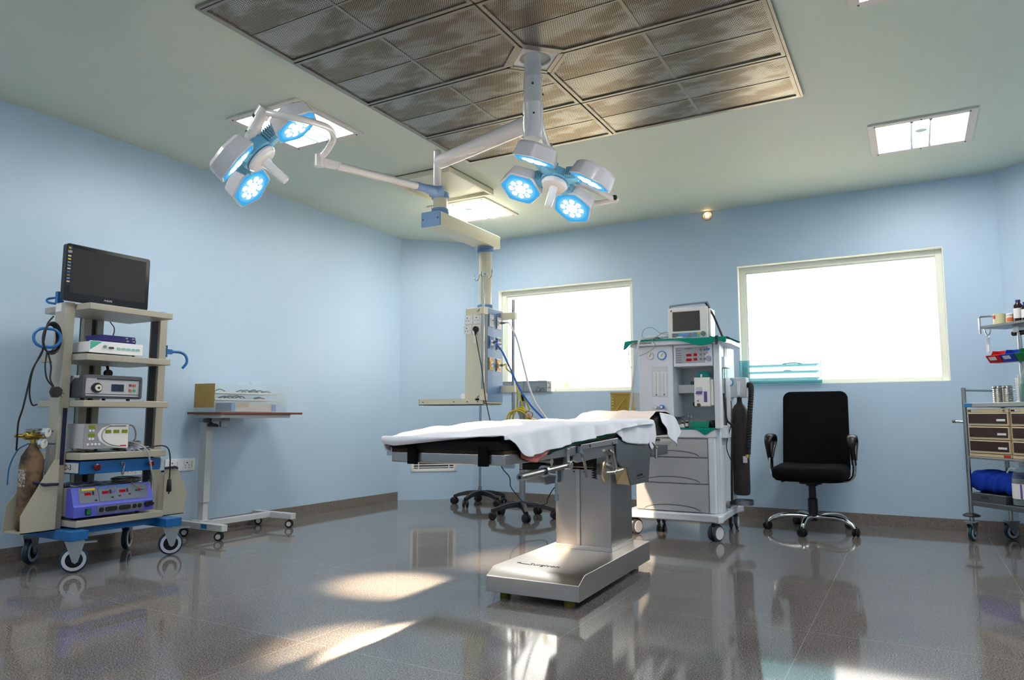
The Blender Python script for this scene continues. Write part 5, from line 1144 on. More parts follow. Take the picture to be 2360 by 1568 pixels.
# side boxes with gauges
bx = obj('gauge_box', rel(G().box(-2.20, -2.06, 6.18, 6.34, 1.04, 1.19)), M_LGREY, AM, bevel=.006)
gg = obj('gauge', rel(G().cyl((-2.115, 6.165, 1.155), (-2.115, 6.18, 1.155), .034)), M_STEELP, bx); obj('gauge_face', rel(G().cyl((-2.115, 6.163, 1.155), (-2.115, 6.165, 1.155), .027)), M_WPL, bx); obj('gauge_needle', rel(G().tube([(-2.11, 6.161, 1.145), (-2.12, 6.161, 1.17)], .002, 6)), M_INK, bx)
bx = obj('gauge_box', rel(G().box(-1.415, -1.235, 6.28, 6.40, 1.135, 1.305)), M_LGREY, AM, bevel=.005)
gg = obj('gauge', rel(G().cyl((-1.375, 6.262, 1.265), (-1.375, 6.28, 1.265), .036)), mat('gauge_blue', (60, 140, 200), .4), bx); obj('gauge_face', rel(G().cyl((-1.375, 6.259, 1.265), (-1.375, 6.262, 1.265), .028)), M_WPL, bx); obj('gauge_needle', rel(G().tube([(-1.38, 6.257, 1.252), (-1.368, 6.257, 1.28)], .002, 6)), M_INK, bx)
obj('gauge_lever', rel(G().box(-1.31, -1.285, 6.262, 6.28, 1.15, 1.27)), M_AW, bx, bevel=.004)
obj('bottle_ring', rel(G().rings([[(-1.30+(.09 if k % 1 == 0 else 0)*math.cos(2*PI*i/26), 6.30+.09*math.sin(2*PI*i/26), z) for i in range(26)] for k, z in enumerate((.235, .275))], cap=False)), M_STEELD, AM)
obj('ring_bracket', rel(G().box(-1.42, -1.36, 6.05, 6.35, .235, .275).cyl((-1.355, 6.0, .262), (-1.335, 6.0, .262), .03)), M_STEELD, AM)
# amber absorber canister on the left of the machine
M_AMB = glass('amber_plastic', (206, 180, 80), .1, .55)
obj('absorber_canister', rel(G().prism([(a-2.50, b+6.70) for a, b in rrect(.205, .19, .03, 4)], 1.0, 1.195)), M_AMB, AM)
obj('absorber_rim', rel(G().prism([(a-2.50, b+6.70) for a, b in rrect(.215, .20, .032, 4)], 1.19, 1.207)), mat('amber_rim', (196, 150, 66), .3), AM)
obj('canister_arm', rel(G().box(-2.6, -2.4, 6.62, 6.78, .965, 1.0).box(-2.41, -2.05, 6.38, 6.66, .94, .97)), M_AG, AM)
obj('absorber_ribs', rel(G().tube([(-2.54, 6.602, 1.02), (-2.44, 6.602, 1.15)], .008, 8).tube([(-2.59, 6.603, 1.03), (-2.50, 6.603, 1.03)], .006, 8)), mat('amber_rim', (196, 150, 66), .3), AM)
g = G()
for k in range(5): g.box(-2.578, -2.562, 6.6035, 6.605, 1.06+k*.028, 1.066+k*.028)
objs('graduation', rel(g), M_WPL, AM)
# gas cylinder
O = Vector((-1.30, 6.30, .24))
GC = thing('gas_cylinder', 'tall dark rusty gas cylinder hanging on the right side of the anaesthesia machine', 'gas cylinder', tuple(O))
obj('body', rel(G().lathe([(.05, .315), (.064, .325), (.067, .36), (.067, .99), (.062, 1.03), (.045, 1.065), (.024, 1.085), (.022, 1.10)], (-1.30, 6.30, 0), 'Z', 26)), mat('rusty_black', (30, 29, 30), .6, var=(9, .16, (50, 41, 35)), bump=(50, .3)), GC)
obj('valve', rel(G().cyl((-1.30, 6.30, 1.095), (-1.30, 6.30, 1.14), .02)), M_DK, GC)
h = thing('corrugated_hose', 'black corrugated hose hanging in front of the rusty gas cylinder', 'hose')
P = catmull([(-1.24, 6.33, 1.24), (-1.205, 6.30, 1.235), (-1.19, 6.24, 1.16), (-1.20, 6.21, 1.0), (-1.215, 6.205, .80), (-1.225, 6.205, .66)], 16)
obj('hose_tube', G().tube(P, [.024 if k % 2 else .020 for k in range(len(P))], 14), M_RUB, h)
obj('hose_end', G().cyl((-1.225, 6.205, .66), (-1.23, 6.20, .63), .018), M_BRASS, h)
obj('hose_tag', G().box(-1.262, -1.228, 6.185, 6.19, .59, .645), M_LGREY, h)
h = thing('black_hose', 'thin black hose and cable running down the right side of the anaesthesia machine', 'hose')
obj('hose_tube', G().tube([(-1.345, 5.93, 1.16), (-1.335, 5.92, 1.02), (-1.325, 5.93, .94), (-1.30, 5.99, .89), (-1.305, 5.99, .75), (-1.315, 5.99, .50), (-1.32, 5.99, .27)], .009, 10, sm=6), M_BLACK, h)
obj('cord', G().tube([(-1.31, 6.02, 1.10), (-1.30, 6.0, .95), (-1.335, 5.97, .80), (-1.34, 5.96, .70), (-1.30, 6.0, .58)], .004, 8, sm=6), M_BLACK, h)

# green cloths on the machine
O = Vector((0, 0, 0))
def gcl(u, v):
    x = -2.10+.84*u; y = 6.22-.40*v if v < .75 else None
    fold = .003*math.sin(u*23)+.002*math.sin(u*51+v*9)
    if v < .75: return (x, 6.24-(6.24-(yf-.102))*v/.75, 1.6045+fold*.5)
    t = (v-.75)/.25; dep = .012+.055*math.exp(-((u-.77)/.16)**2)+.07*math.exp(-((u-.0)/.05)**2)+.03*math.exp(-((u-1)/.05)**2)
    return (x-.012*t*(1 if u < .03 else 0), yf-.104-.008*math.sin(t*PI/2)-abs(fold), 1.6045-dep*t)
c = obj('green_cloth', G().grid(gcl, 60, 18), M_TCLOTH, solid=.003, sub=1, ang=180); tag(c, 'teal green cloth on top of the anaesthesia machine, under the patient monitor', 'cloth')
def gc2(u, v):
    x = -2.0+.62*u; 
    if v < .6: return (x, 5.99-(5.99-(yf-.024))*v/.6, .880+.002*math.sin(u*31+v*7))
    t = (v-.6)/.4; dep = .006+.05*max(0, 1-abs(u-.86)/.12)
    return (x, yf-.027-.006*t, .880-dep*t)
c = obj('green_cloth', G().grid(gc2, 50, 14), M_TCLOTH, solid=.003, sub=0, ang=180); tag(c, 'teal green cloth spread on the work surface of the anaesthesia machine with a pointed corner hanging down', 'cloth'); c['label'] = 'teal green cloth on the machine work surface, its corner hanging over the drawers'
# patient monitor
O = Vector((-1.585, 5.90, 1.607))
PM = thing('patient_monitor', 'white patient monitor with dark screen and blue keys on top of the anaesthesia machine', 'monitor', tuple(O), 0)
x0, x1, z0, z1, ym = -1.762, -1.438, 1.615, 1.868, 5.84
obj('casing', rel(G().prism([(5.84, z0), (5.84, z1), (5.855, z1+.012), (6.03, z1-.01), (6.03, z0)], x0, x1, 'X')), M_WPL, PM, bevel=.008)
fb2 = obj('front_frame', rel(G().box(x0-.004, x1+.006, 5.825, 5.845, z0-.002, z1+.004)), M_WPL, PM, bevel=.006)
obj('side_ridge', rel(G().box(x1+.005, x1+.022, 5.85, 6.0, z0+.01, z1-.01)), M_WPL, PM, bevel=.006)
obj('screen', rel(G().box(x0+.038, x1-.058, 5.822, 5.826, z0+.062, z1-.028)), mat('monitor_screen', (52, 48, 46), .3), PM)
kp = obj('keypad', rel(G().box(x0+.03, x1-.065, 5.8225, 5.826, z0+.008, z0+.046)), mat('key_grey', (150, 152, 156), .4), PM)
for k in range(10):
    for r_, zz in enumerate((z0+.030, z0+.012)):
        c = ('g', 'g', 'b', 'b', 'b', 'b', 'n', 'b', 'n', 'y')[k] if r_ == 0 else ('g', 'g', 'b', 'b', 'b', 'b', 'n', 'b', 'b', 't')[k]
        mm_ = {'g': mat('key_dark', (110, 112, 116), .4), 'b': mat('key_blue', (104, 166, 234), .4), 'n': mat('key_pink', (150, 134, 140), .4), 'y': mat('key_yellow', (232, 206, 40), .4), 't': mat('key_green', (96, 190, 160), .4)}[c]
        obj('key', rel(G().box(x0+.038+k*.0225, x0+.057+k*.0225, 5.820, 5.8228, zz, zz+.013)), mm_, kp)
obj('dial', rel(G().cyl((x1-.033, 5.812, z0+.032), (x1-.033, 5.826, z0+.032), .020, seg=24)), mat('dial_grey', (110, 116, 124), .35), PM)
obj('logo', rel(G().cyl((x0+.027, 5.8235, z1-.018), (x0+.027, 5.825, z1-.018), .007)), mat('logo_maroon', (110, 30, 40), .5), fb2)
obj('carry_handle', rel(G().tube([(x0+.005, 5.86, z1-.02), (x0+.01, 5.86, z1+.02), (x0+.03, 5.86, z1+.03), (x1-.03, 5.86, z1+.04), (x1-.005, 5.87, z1+.036), (x1+.004, 5.90, z1)], .009, 8, sm=3)), mat('handle_slate', (130, 136, 150), .4), PM)
obj('led_lamp', rel(G().cyl((x0+.046, 5.820, z0+.006), (x0+.046, 5.824, z0+.006), .004)), emis('led_yellow', (200, 230, 60), 1.5), PM)
objs('foot', rel(G().cyl((x0+.03, 5.87, 1.606), (x0+.03, 5.87, 1.618), .01).cyl((x1-.03, 5.87, 1.606), (x1-.03, 5.87, 1.618), .01).cyl((x0+.03, 6.0, 1.606), (x0+.03, 6.0, 1.618), .01).cyl((x1-.03, 6.0, 1.606), (x1-.03, 6.0, 1.618), .01)), M_BLACK, PM)
g = G()
SPT = [Vector(p) for p in ((-1.455, 5.86, 1.905), (-1.435, 5.86, 1.87), (-1.40, 5.88, 1.80), (-1.365, 5.90, 1.70), (-1.335, 5.91, 1.62), (-1.315, 5.915, 1.602))]
g.tube(SPT, .0085, 8, sm=6); obj('carry_strap', rel(g), M_BLACK, PM)
obj('carry_strap', rel(G().box(-1.345, -1.32, 5.70, 5.92, 1.603, 1.61).box(-1.345, -1.325, 5.685, 5.70, 1.54, 1.61)), M_BLACK, PM)
h = thing('monitor_leads', 'tangle of grey monitor leads left of the patient monitor on the machine', 'cable')
M_LEAD = mat('lead_grey', (150, 150, 146), .45)
for pts, r_, m_ in ((((-1.765, 5.86, 1.66), (-1.83, 5.82, 1.67), (-1.90, 5.80, 1.72), (-1.96, 5.78, 1.70), (-1.97, 5.77, 1.64), (-1.90, 5.76, 1.615)), .003, M_LEAD),
    (((-1.765, 5.88, 1.65), (-1.80, 5.80, 1.635), (-1.87, 5.77, 1.625), (-1.95, 5.75, 1.62), (-1.965, 5.675, 1.60), (-1.985, 5.665, 1.50), (-2.02, 5.68, 1.30), (-2.055, 5.70, 1.10), (-2.08, 5.70, .95), (-2.1, 5.70, .90)), .010, M_LGREY),
    (((-1.80, 5.85, 1.62), (-1.86, 5.70, 1.612), (-1.83, 5.675, 1.55), (-1.89, 5.665, 1.50), (-1.97, 5.67, 1.47)), .0025, M_LEAD),
    (((-1.765, 5.90, 1.67), (-1.80, 5.85, 1.68), (-1.86, 5.80, 1.64), (-1.93, 5.76, 1.617), (-2.05, 5.68, 1.55), (-2.06, 5.69, 1.42), (-2.05, 5.70, 1.38)), .0028, M_LEAD),
    (((-1.765, 5.86, 1.64), (-1.79, 5.80, 1.62), (-1.74, 5.76, 1.614), (-1.68, 5.74, 1.614)), .004, M_LGREY)):
    obj('lead', G().tube(pts, r_, 8, sm=8), m_, h)
for k in range(4): obj('lead', G().tube([(-1.86+.05*math.cos(a+k)-.01*k, 5.80+.05*math.sin(a), 1.614+.008*k+.003*math.sin(3*a)) for a in [2*PI*i/16 for i in range(17)]], .0035, 7), (M_LEAD, M_DGREY, M_LEAD, M_WPL)[k], h)
objs('lead_plug', G().tube([(-1.765, 5.87, 1.655), (-1.79, 5.86, 1.66)], .011, 10).tube([(-1.765, 5.90, 1.675), (-1.79, 5.89, 1.685)], .010, 10).tube([(-1.67, 5.735, 1.614), (-1.62, 5.73, 1.615)], .007, 8), M_WPL, h)
# things on the work surface
M_BOT = glass('bottle_glass', (236, 244, 242), .02, .04)
def bottle(name, label, x, y, z, r, h_, body, cap, capm, lab=None, group=None, cat='bottle', shoulder=.72, neck=.4):
    t = thing(name, label, cat, (x, y, z), group=group)
    g = G().lathe([(r*.9, 0), (r, r*.12), (r, h_*shoulder), (r*neck*1.1, h_*(shoulder+.14)), (r*neck, h_*(shoulder+.17)), (r*neck, h_*.95)], seg=18); obj('body', g, body, t)
    obj('cap', G().cyl((0, 0, h_*.90), (0, 0, h_), r*neck*1.25, seg=14), capm, t)
    if lab: obj('label', G().rings([[(r*q*math.cos(a), r*q*math.sin(a), zz) for q, aa in ((1.012, 1), (1.002, -1)) for a in ([-2.9+i*.16 for i in range(16)][::aa])] for zz in (h_*.14, h_*.60)]), lab, t)
    return t
M_BRN = mat('brown_glass', (74, 34, 14), .12)
bottle('vial', 'brown glass vial standing left on the green cloth of the anaesthesia machine', -1.665, 5.84, .883, .013, .05, M_BRN, None, M_WPL, M_LABEL, 'brown vials')
bottle('vial', 'second brown glass vial nearer the green bowl on the machine', -1.632, 5.85, .883, .014, .058, M_BRN, None, M_WPL, M_LABEL, 'brown vials')
tag(obj('white_packet', G().box(-1.70, -1.64, 5.795, 5.825, .883, .905), M_LABEL, bevel=.003), 'small white packet in front of the brown vials', 'packet')
bottle('glass_jar', 'clear glass bottle under the flowmeter module of the machine', -1.80, 5.86, .883, .026, .095, M_BOT, None, M_STEELP)
t = thing('kidney_dish', 'green rectangular dish on the green cloth of the machine', 'dish', (-1.52, 5.86, .883))
g = G(); a, b = .078, .045; g.rings([[(-a*.86, -b*.8, 0), (a*.86, -b*.8, 0), (a*.86, b*.8, 0), (-a*.86, b*.8, 0)], [(-a, -b, .052), (a, -b, .052), (a, b, .052), (-a, b, .052)], [(-a+.004, -b+.004, .052), (a-.004, -b+.004, .052), (a-.004, b-.004, .052), (-a+.004, b-.004, .052)], [(-a*.82, -b*.74, .006), (a*.82, -b*.74, .006), (a*.82, b*.74, .006), (-a*.82, b*.74, .006)]]); obj('dish', g, mat('dish_green', (40, 146, 124), .35), t)
obj('contents', G().box(-.055, .055, -.028, .028, .03, .058), mat('contents_brown', (150, 130, 110), .6), t)
t = thing('scissors', 'chrome ring handled scissors leaning beside the green dish', 'scissors', (-1.60, 5.87, .883))
for s in (-1, 1): obj('blade', G().tube([(.0, 0, .005), (s*.004, 0, .055), (s*.012, 0, .075)], .003, 6).tube([(s*.014+.012*math.cos(a), 0, .089+.012*math.sin(a)) for a in [2*PI*i/14 for i in range(15)]], .0025, 6), M_CHROME, t)
tag(obj('black_pouch', G().lathe([(.022, 0), (.028, .02), (.026, .045), (.018, .06)], (-1.425, 5.86, .883), 'Z', 12), M_BLACK), 'small black pouch at the right end of the machine work surface', 'pouch')
# ---------------------------------------------------------------- office chair
O = Vector((-.80, 6.72, 0)); CY = math.radians(-2)
CHR = thing('office_chair', 'black high backed office chair with chrome base under the large window', 'chair', tuple(O), CY)
M_CHB = mat('chair_plastic', (24, 23, 24), .35)
g = G()
for k in range(5):
    a = math.radians(-95+72*k); c, s = math.cos(a), math.sin(a)
    g = G().tube([(.03*c, .03*s, .118), (.15*c, .15*s, .128), (.26*c, .26*s, .122), (.335*c, .335*s, .092), (.365*c, .365*s, .062)], [.022, .021, .019, .017, .015], 12, sm=4); obj('base_arm', g, M_CHROME, CHR)
    twin(CHR, .372*c, .372*s, a+1.1+k*.7, .034, .08, Vector((0, 0, 0)), M_BLACK, M_CHB, .005, .022)
obj('base_hub', G().cyl((0, 0, .09), (0, 0, .15), .036, seg=20), M_CHB, CHR)
obj('gas_lift', G().lathe([(.040, .15), (.040, .27), (.036, .275), (.031, .28), (.029, .40)], seg=20), M_CHB, CHR)
obj('tilt_mechanism', G().box(-.09, .09, -.10, .12, .40, .435).cyl((0, 0, .38), (0, 0, .41), .05), M_BLACK, CHR, bevel=.01)
obj('lever', G().tube([(-.08, 0, .425), (-.19, -.01, .425), (-.25, -.02, .41)], [.006, .006, .014], 8), M_BLACK, CHR)
def seat(u, v):
    return None
g = G(); rr = []
for i, (s, z) in enumerate(((.74, .425), (.90, .432), (.985, .46), (1.0, .492), (.985, .522), (.93, .543), (.84, .553), (.5, .556))):
    rr.append([(x*s, y*s-.02, z+(.012*(abs(x)/.28)**2 if i > 3 else 0)-(.012 if y < -.15 and i > 3 else 0)) for x, y in rrect(.585, .52, .10, 6)])
g.rings(rr); obj('seat', g, M_FAB, CHR)
g = G(); rr = []
for (dy, s) in ((-.0, .93), (.012, 1.0), (.040, 1.0), (.055, .9)):
    ring = []
    for x, z in rrect(.56, .745, .065, 6):
        t = (z+.3725)/.745; wz = 1-.06*abs(t-.35)**1.0+.0; xx = x*(1.0 if t < .5 else 1-.05*(t-.5)); ring.append((xx*s*(.985 if s < 1 else 1), .235+.05*(t-.3)**2*1.5+.07*t+dy-.035*(1-(x/.28)**2)*-1*.4, .832+z*(s if s < 1 else 1)*.995))
    rr.append(ring)
g.rings(rr); obj('backrest', g, M_FAB, CHR, ang=60)
obj('back_support', G().tube([(0, .10, .42), (0, .26, .44), (0, .315, .52), (0, .32, .70)], .022, 8, sm=4), M_BLACK, CHR)
for s in (-1, 1):
    g = G().tube([(s*.22, -.02, .43), (s*.29, -.02, .437), (s*.325, -.02, .47), (s*.337, -.02, .53), (s*.335, -.03, .62)], .012, 10, sm=4)
    g.tube([(s*.22, .06, .43), (s*.29, .06, .437), (s*.325, .06, .47), (s*.337, .06, .53), (s*.335, .05, .62)], .012, 10, sm=4); obj('armrest_tube', g, M_CHROME, CHR)
    P = catmull([(s*.337, .01, .57), (s*.338, -.06, .66), (s*.335, -.10, .74), (s*.332, -.075, .795), (s*.33, .0, .812), (s*.33, .10, .80), (s*.333, .16, .755), (s*.337, .12, .68), (s*.338, .05, .61)], 5)
    rr = []
    for i, p in enumerate(P):
        t = (P[min(i+1, len(P)-1)]-P[max(i-1, 0)]).normalized(); b = Vector((1, 0, 0)); n_ = t.cross(b).normalized()
        w_ = .020+.016*max(0, (p.z-.68)/.13); rr.append([p+b*(w_*math.cos(q))+n_*(.013*math.sin(q)) for q in [2*PI*j/12 for j in range(12)]])
    obj('armrest', G().rings(rr), M_CHB, CHR)
# ---------------------------------------------------------------- wheeled stands behind the table
def star_base(par, a0, r, z=.085, hub=.035, yw=.4):
    for k in range(5):
        a = math.radians(a0+72*k); c, s = math.cos(a), math.sin(a); P = catmull([(.02*c, .02*s, .13), (.12*c, .12*s, .128), (.22*c, .22*s, .11), (r*c, r*s, .085)], 4)
        rr = []
        for i, p in enumerate(P):
            w_ = .036-.014*i/len(P); h_ = .026-.010*i/len(P); b = Vector((-s, c, 0)); rr.append([p+b*w_+Vector((0, 0, -h_)), p+b*w_*.7+Vector((0, 0, h_)), p-b*w_*.7+Vector((0, 0, h_)), p-b*w_+Vector((0, 0, -h_))])
        obj('base_arm', G().rings(rr), M_BLACK, par, bevel=.004)
        twin(par, (r-.008)*c, (r-.008)*s, a+yw+k*.8, .038, .09, Vector((0, 0, 0)), M_BLACK, M_CHB, .006, .026)
    obj('base_hub', G().cyl((0, 0, .10), (0, 0, .155), hub), M_BLACK, par)
IV = thing('infusion_stand', 'tall infusion stand with thin steel pole and black star base behind the pendant tray', 'stand', (-4.25, 6.86, 0))
star_base(IV, -18, .30)
obj('pole', G().cyl((0, 0, .15), (0, 0, 1.25), .0135, seg=14), M_STEELP, IV)
obj('pole_collar', G().cyl((0, 0, .15), (0, 0, .20), .02), M_STEELP, IV)
SS = thing('suction_stand', 'grey suction stand with clear jars on a black star base behind the table', 'stand', (-3.335, 6.16, 0))
star_base(SS, 17, .32)
M_POLG = mat('pole_grey', (150, 154, 162), .3, .6)
obj('pole', G().cyl((0, 0, .10), (0, 0, 1.12), .030, seg=20), M_POLG, SS)
obj('pole_foot', G().cyl((0, 0, .09), (0, 0, .16), .037), M_DGREY, SS)
obj('top_knob', G().cyl((0, 0, 1.12), (0, 0, 1.14), .02).sph((0, 0, 1.165), .03, 12), M_BLACK, SS)
for z in (.60, .46): objs('pole_mark', G().cyl((0, 0, z), (0, 0, z+.006), .0306), M_INK, SS)
M_JAR = glass('jar_plastic', (206, 222, 234), .05, .3)
for x, y, z0, z1, r in ((-.13, -.05, .47, .70, .068), (.12, .10, .40, .66, .068)):
    j = obj('suction_jar', G().lathe([(r*.92, z0), (r, z0+.01), (r, z1), (r*.97, z1), (r*.97, z0+.012), (r*.5, z0+.006)], (x, y, 0), 'Z', 28, cap=False), M_JAR, SS)
    obj('jar_lid', G().cyl((x, y, z1), (x, y, z1+.02), r*1.04), M_DGREY, j)
    g = G()
    for k in range(7):
        for q in range(4):
            a = -2.6+q*.42; g.box(x+r*1.01*math.cos(a)-.004, x+r*1.01*math.cos(a)+.006, y+r*1.01*math.sin(a)-.001, y+r*1.01*math.sin(a), z0+.03+k*.027, z0+.032+k*.027)
    obj('graduation', g, M_INK, j)
    obj('jar_bracket', G().box(min(0, x), max(0, x), y-.008, y+.008, z1-.03, z1-.015), M_STEELD, SS)
obj('gauge', G().cyl((.10, -.04, .995), (.115, -.075, .99), .036, seg=22), M_BLACK, SS)
obj('gauge_face', G().cyl((.115, -.075, .99), (.1165, -.0785, .99), .031, seg=22), M_LGREY, SS)
obj('valve_block', G().box(.05, .13, -.04, .03, .90, .95).cyl((.03, 0, .925), (.16, 0, .925), .018), M_BRASS, SS, bevel=.004)
h = thing('coiled_yellow_hose', 'yellow hose coiled over the top of the suction stand', 'hose')
for k in range(3): obj('hose_coil', G().tube([(-3.335+(.075+.012*k)*math.cos(a), 6.10+.03*math.sin(a+k)-.02*k, .94+(.12-.015*k)*math.sin(a)) for a in [2*PI*i/20 for i in range(21)]], .0085, 8), MY, h)
obj('hose_end', G().tube([(-3.26, 6.10, 1.02), (-3.22, 6.08, .98), (-3.17, 6.08, .90), (-3.14, 6.09, .82)], .009, 8, sm=5), mat('orange_hose', (214, 120, 40), .4), h)
# steel box on the sill of the smaller window, acrylic rack on the sill of the large one
t = thing('steel_box', 'dented grey steel instrument box on the sill of the smaller window', 'box', (-3.95, 7.37, 1.256))
M_TIN = mat('grey_tin', (150, 158, 164), .4, .5)
x = obj('body', G().box(-.30, .30, -.055, .045, 0, .125), M_TIN, t, bevel=.004); obj('rim', G().box(-.302, .302, -.058, .047, .105, .112), M_STEELD, x)
obj('body', G().box(-.335, -.305, -.05, .045, 0, .13), M_TIN, t, bevel=.003)
obj('white_end', G().box(.302, .36, -.05, .045, 0, .12), M_LABEL, t, bevel=.003)
obj('end_handle', G().tube([(.32, -.055, .10), (.345, -.062, .095), (.348, -.062, .05), (.322, -.055, .045)], .004, 8, sm=4), M_STEELD, t)
obj('clasp', G().box(-.015, .005, -.062, -.055, .02, .12), M_STEELP, t)
obj('wire_bundle', G().tube([(.17, -.07, .002), (.20, -.075, .05), (.24, -.08, .03), (.22, -.07, .0), (.26, -.075, .04), (.29, -.07, .01)], .003, 6, sm=5), M_DGREY, t)
t = thing('acrylic_rack', 'teal tinted clear acrylic instrument rack with three trays on the sill of the large window', 'rack', (-1.12, 7.36, 1.292))
M_TACR = glass('teal_acrylic', (226, 244, 248), .03, .05); M_TEDG = mat('acrylic_edge', (64, 160, 168), .2)
a, b, c = .375, .058, .232; q = .005
g = G().box(-a, a, -b, b, 0, q).box(-a, a, -b, b, c-q, c).box(-a, -a+q, -b, b, q, c-q).box(a-q, a, -b, b, q, c-q).box(-a+q, a-q, b-q, b, q, c-q).box(-a+q, a-q, -b, -b+q, q, c-q); obj('shell', g, M_TACR, t)
g = G()
for z in (0, c-.003): g.box(-a, a, -b-.001, -b+.002, z, z+.004)
for xx in (-a, a-.004): g.box(xx, xx+.004, -b-.001, -b+.002, 0, c)
objs('edge', g, M_TEDG, t)
for z in (.035, .10, .165): obj('instrument_tray', G().rings([[(-.31, -.045, z), (.33, -.045, z), (.33, .045, z), (-.31, .045, z)], [(-.345, -.05, z+.02), (.355, -.05, z+.02), (.355, .05, z+.02), (-.345, .05, z+.02)]]), mat('tray_pale_teal', (206, 226, 228), .3, alpha=.7), t)
objs('instrument', G().tube([(.03, 0, .125), (.07, .01, .128), (.10, 0, .124)], .004, 6).tube([(.02, 0, .19), (.12, .01, .20), (.20, 0, .188)], .005, 6, sm=3), M_STEELD, t)
objs('hinge', G().box(-.135, -.13, -.06, -.057, c-.012, c).box(-.12, -.115, -.06, -.057, c-.012, c).box(.10, .105, -.06, -.057, c-.012, c).box(.12, .125, -.06, -.057, c-.012, c), M_BRASS, t)

# ---------------------------------------------------------------- drug trolley at the right edge
TO = Vector((.354, 6.805, 0)); TA = math.atan2(-.77, .64)
TR = thing('drug_trolley', 'stainless steel drug trolley with cream and brown drawers at the right edge of the photo', 'trolley', tuple(TO), TA)
TM = Matrix.Translation(TO) @ Matrix.Rotation(TA, 4, 'Z')
DP, TW = .36, .84
for u, v, z1 in ((0, 0, 1.205), (TW, 0, 1.205), (0, DP, 1.205), (TW, DP, 1.205)): obj('post', G().cyl((u, v, .12), (u, v, z1), .0165, seg=14), M_STEELP, TR)
for a, b in (((0, DP), (TW, DP)), ((0, 0), (0, DP)), ((TW, 0), (TW, DP))): obj('top_rail', G().cyl((*a, 1.185), (*b, 1.185), .009, seg=12), M_STEELP, TR)
tp = obj('top_shelf', G().box(.0, TW, -.012, DP, 1.048, 1.082), M_STEEL, TR, bevel=.003); obj('sticker', G().box(.012, .085, -.0135, -.012, 1.052, 1.078), mat('sticker_blue', (20, 110, 170), .5), tp)
obj('middle_shelf', G().box(.0, TW, -.008, DP, .645, .662), M_STEEL, TR, bevel=.003)
obj('bottom_shelf', G().box(.0, TW, -.008, DP, .278, .315), M_STEELD, TR, bevel=.003)
for u, v in ((0, 0), (0, DP), (TW, 0), (TW, DP)):
    caster(TR, u, v, {0: 2.0, 1: 1.5}[int(v > 0)]+u, .15, .062, .030)
obj('bumper', G().lathe([(.02, .188), (.055, .19), (.064, .198), (.05, .208), (.02, .218)], (0, 0, 0), 'Z', 22), M_BLACK, TR); obj('bumper', G().lathe([(.02, .188), (.055, .19), (.064, .198), (.05, .208), (.02, .218)], (TW, 0, 0), 'Z', 22), M_BLACK, TR)
hb = obj('push_bar', G().tube([(-.01, .02, .93), (-.12, .02, .935)], .010, 10), M_STEELP, TR); obj('bar_end', G().cyl((-.12, .02, .935), (-.145, .02, .936), .013, seg=12), mat('worn_brown', (110, 84, 66), .6), TR)
M_DCR = mat('drawer_cream', (206, 188, 152), .45); M_DBR = mat('drawer_brown', (56, 36, 34), .4)
O = TM @ Vector((.42, .12, .662))
DU = thing('drawer_cabinet', 'cream drawer cabinet with six dark brown drawers on the middle shelf of the trolley', 'cabinet', tuple(O), TA)
def du(g): g.v = [(x-.42, y-.12, z-.662) for x, y, z in g.v]; return g
for q, (u0, u1) in enumerate(((.022, .408), (.418, .812))):
    obj('housing', du(G().box(u0, u1, .02, .28, .664, 1.034)), M_DCR, DU, bevel=.003)
    obj('header', du(G().box(u0, u1, -.002, .02, 1.005, 1.036)), M_DCR, DU, bevel=.003)
    obj('lock', du(G().cyl((u1-.04, -.006, 1.02), (u1-.04, -.002, 1.02), .009)), M_STEELD, DU); lb = obj('name_plate', du(G().box(u0+.012, u0+.045, -.004, -.002, 1.014, 1.026)), M_INK, DU); obj('name_plate', du(G().box(u0+.045, u0+.085, -.004, -.002, 1.012, 1.028)), M_LGREY, DU)
    for k in range(3):
        z0 = .692+k*.106
        d = obj('drawer', du(G().box(u0+.008, u1-.004, -.004, .02, z0, z0+.100)), M_DCR, DU, bevel=.004)
        obj('drawer_front', du(G().box(u0+.018, u1-.014, -.007, -.003, z0+.018, z0+.092)), M_DBR, d)
        obj('paper_tag', du(G().box(u1-.105, u1-.028, -.0085, -.007, z0+.036, z0+.052)), M_LABEL, d)
    obj('plinth', du(G().box(u0, u1, .0, .02, .664, .688)), M_DCR, DU, bevel=.003)
obj('red_sticker', du(G().box(.34, .40, -.0015, 0, .668, .684)), M_RED, DU)
# upper gantry
M_GP = M_STEELP
obj('gantry_post', G().cyl((.355, .20, 1.08), (.355, .20, 1.66), .0155, seg=14), M_GP, TR)
us = obj('upper_shelf', G().box(.12, TW, .08, .32, 1.672, 1.692), M_STEELD, TR, bevel=.003)
obj('shelf_bracket', G().box(.33, .38, .17, .24, 1.62, 1.672), M_GP, TR); objs('bracket_knob', G().cyl((.30, .2, 1.615), (.335, .2, 1.615), .018).cyl((.375, .2, 1.615), (.41, .2, 1.615), .018), M_BLACK, TR)
obj('shelf_rail', G().tube([(.12, .08, 1.63), (.118, .08, 1.755), (.128, .085, 1.768), (.24, .20, 1.768)], .008, 8).tube([(.24, .20, 1.768), (.6, .30, 1.768), (TW, .31, 1.768)], .006, 8), M_GP, TR)
for u in (.17, .56): obj('shelf_hook', G().tube([(u-.03, .10, 1.67), (u-.022, .10, 1.64), (u, .10, 1.615), (u+.022, .10, 1.635), (u+.028, .10, 1.67)], .0045, 8, sm=4), M_GP, TR)
def T3(u, v, z): return tuple(TM @ Vector((u, v, z)))
k_ = thing('key_ring', 'ring of keys with a clear tag hanging from a hook under the upper trolley shelf', 'keys', T3(.17, .10, 1.60), TA)
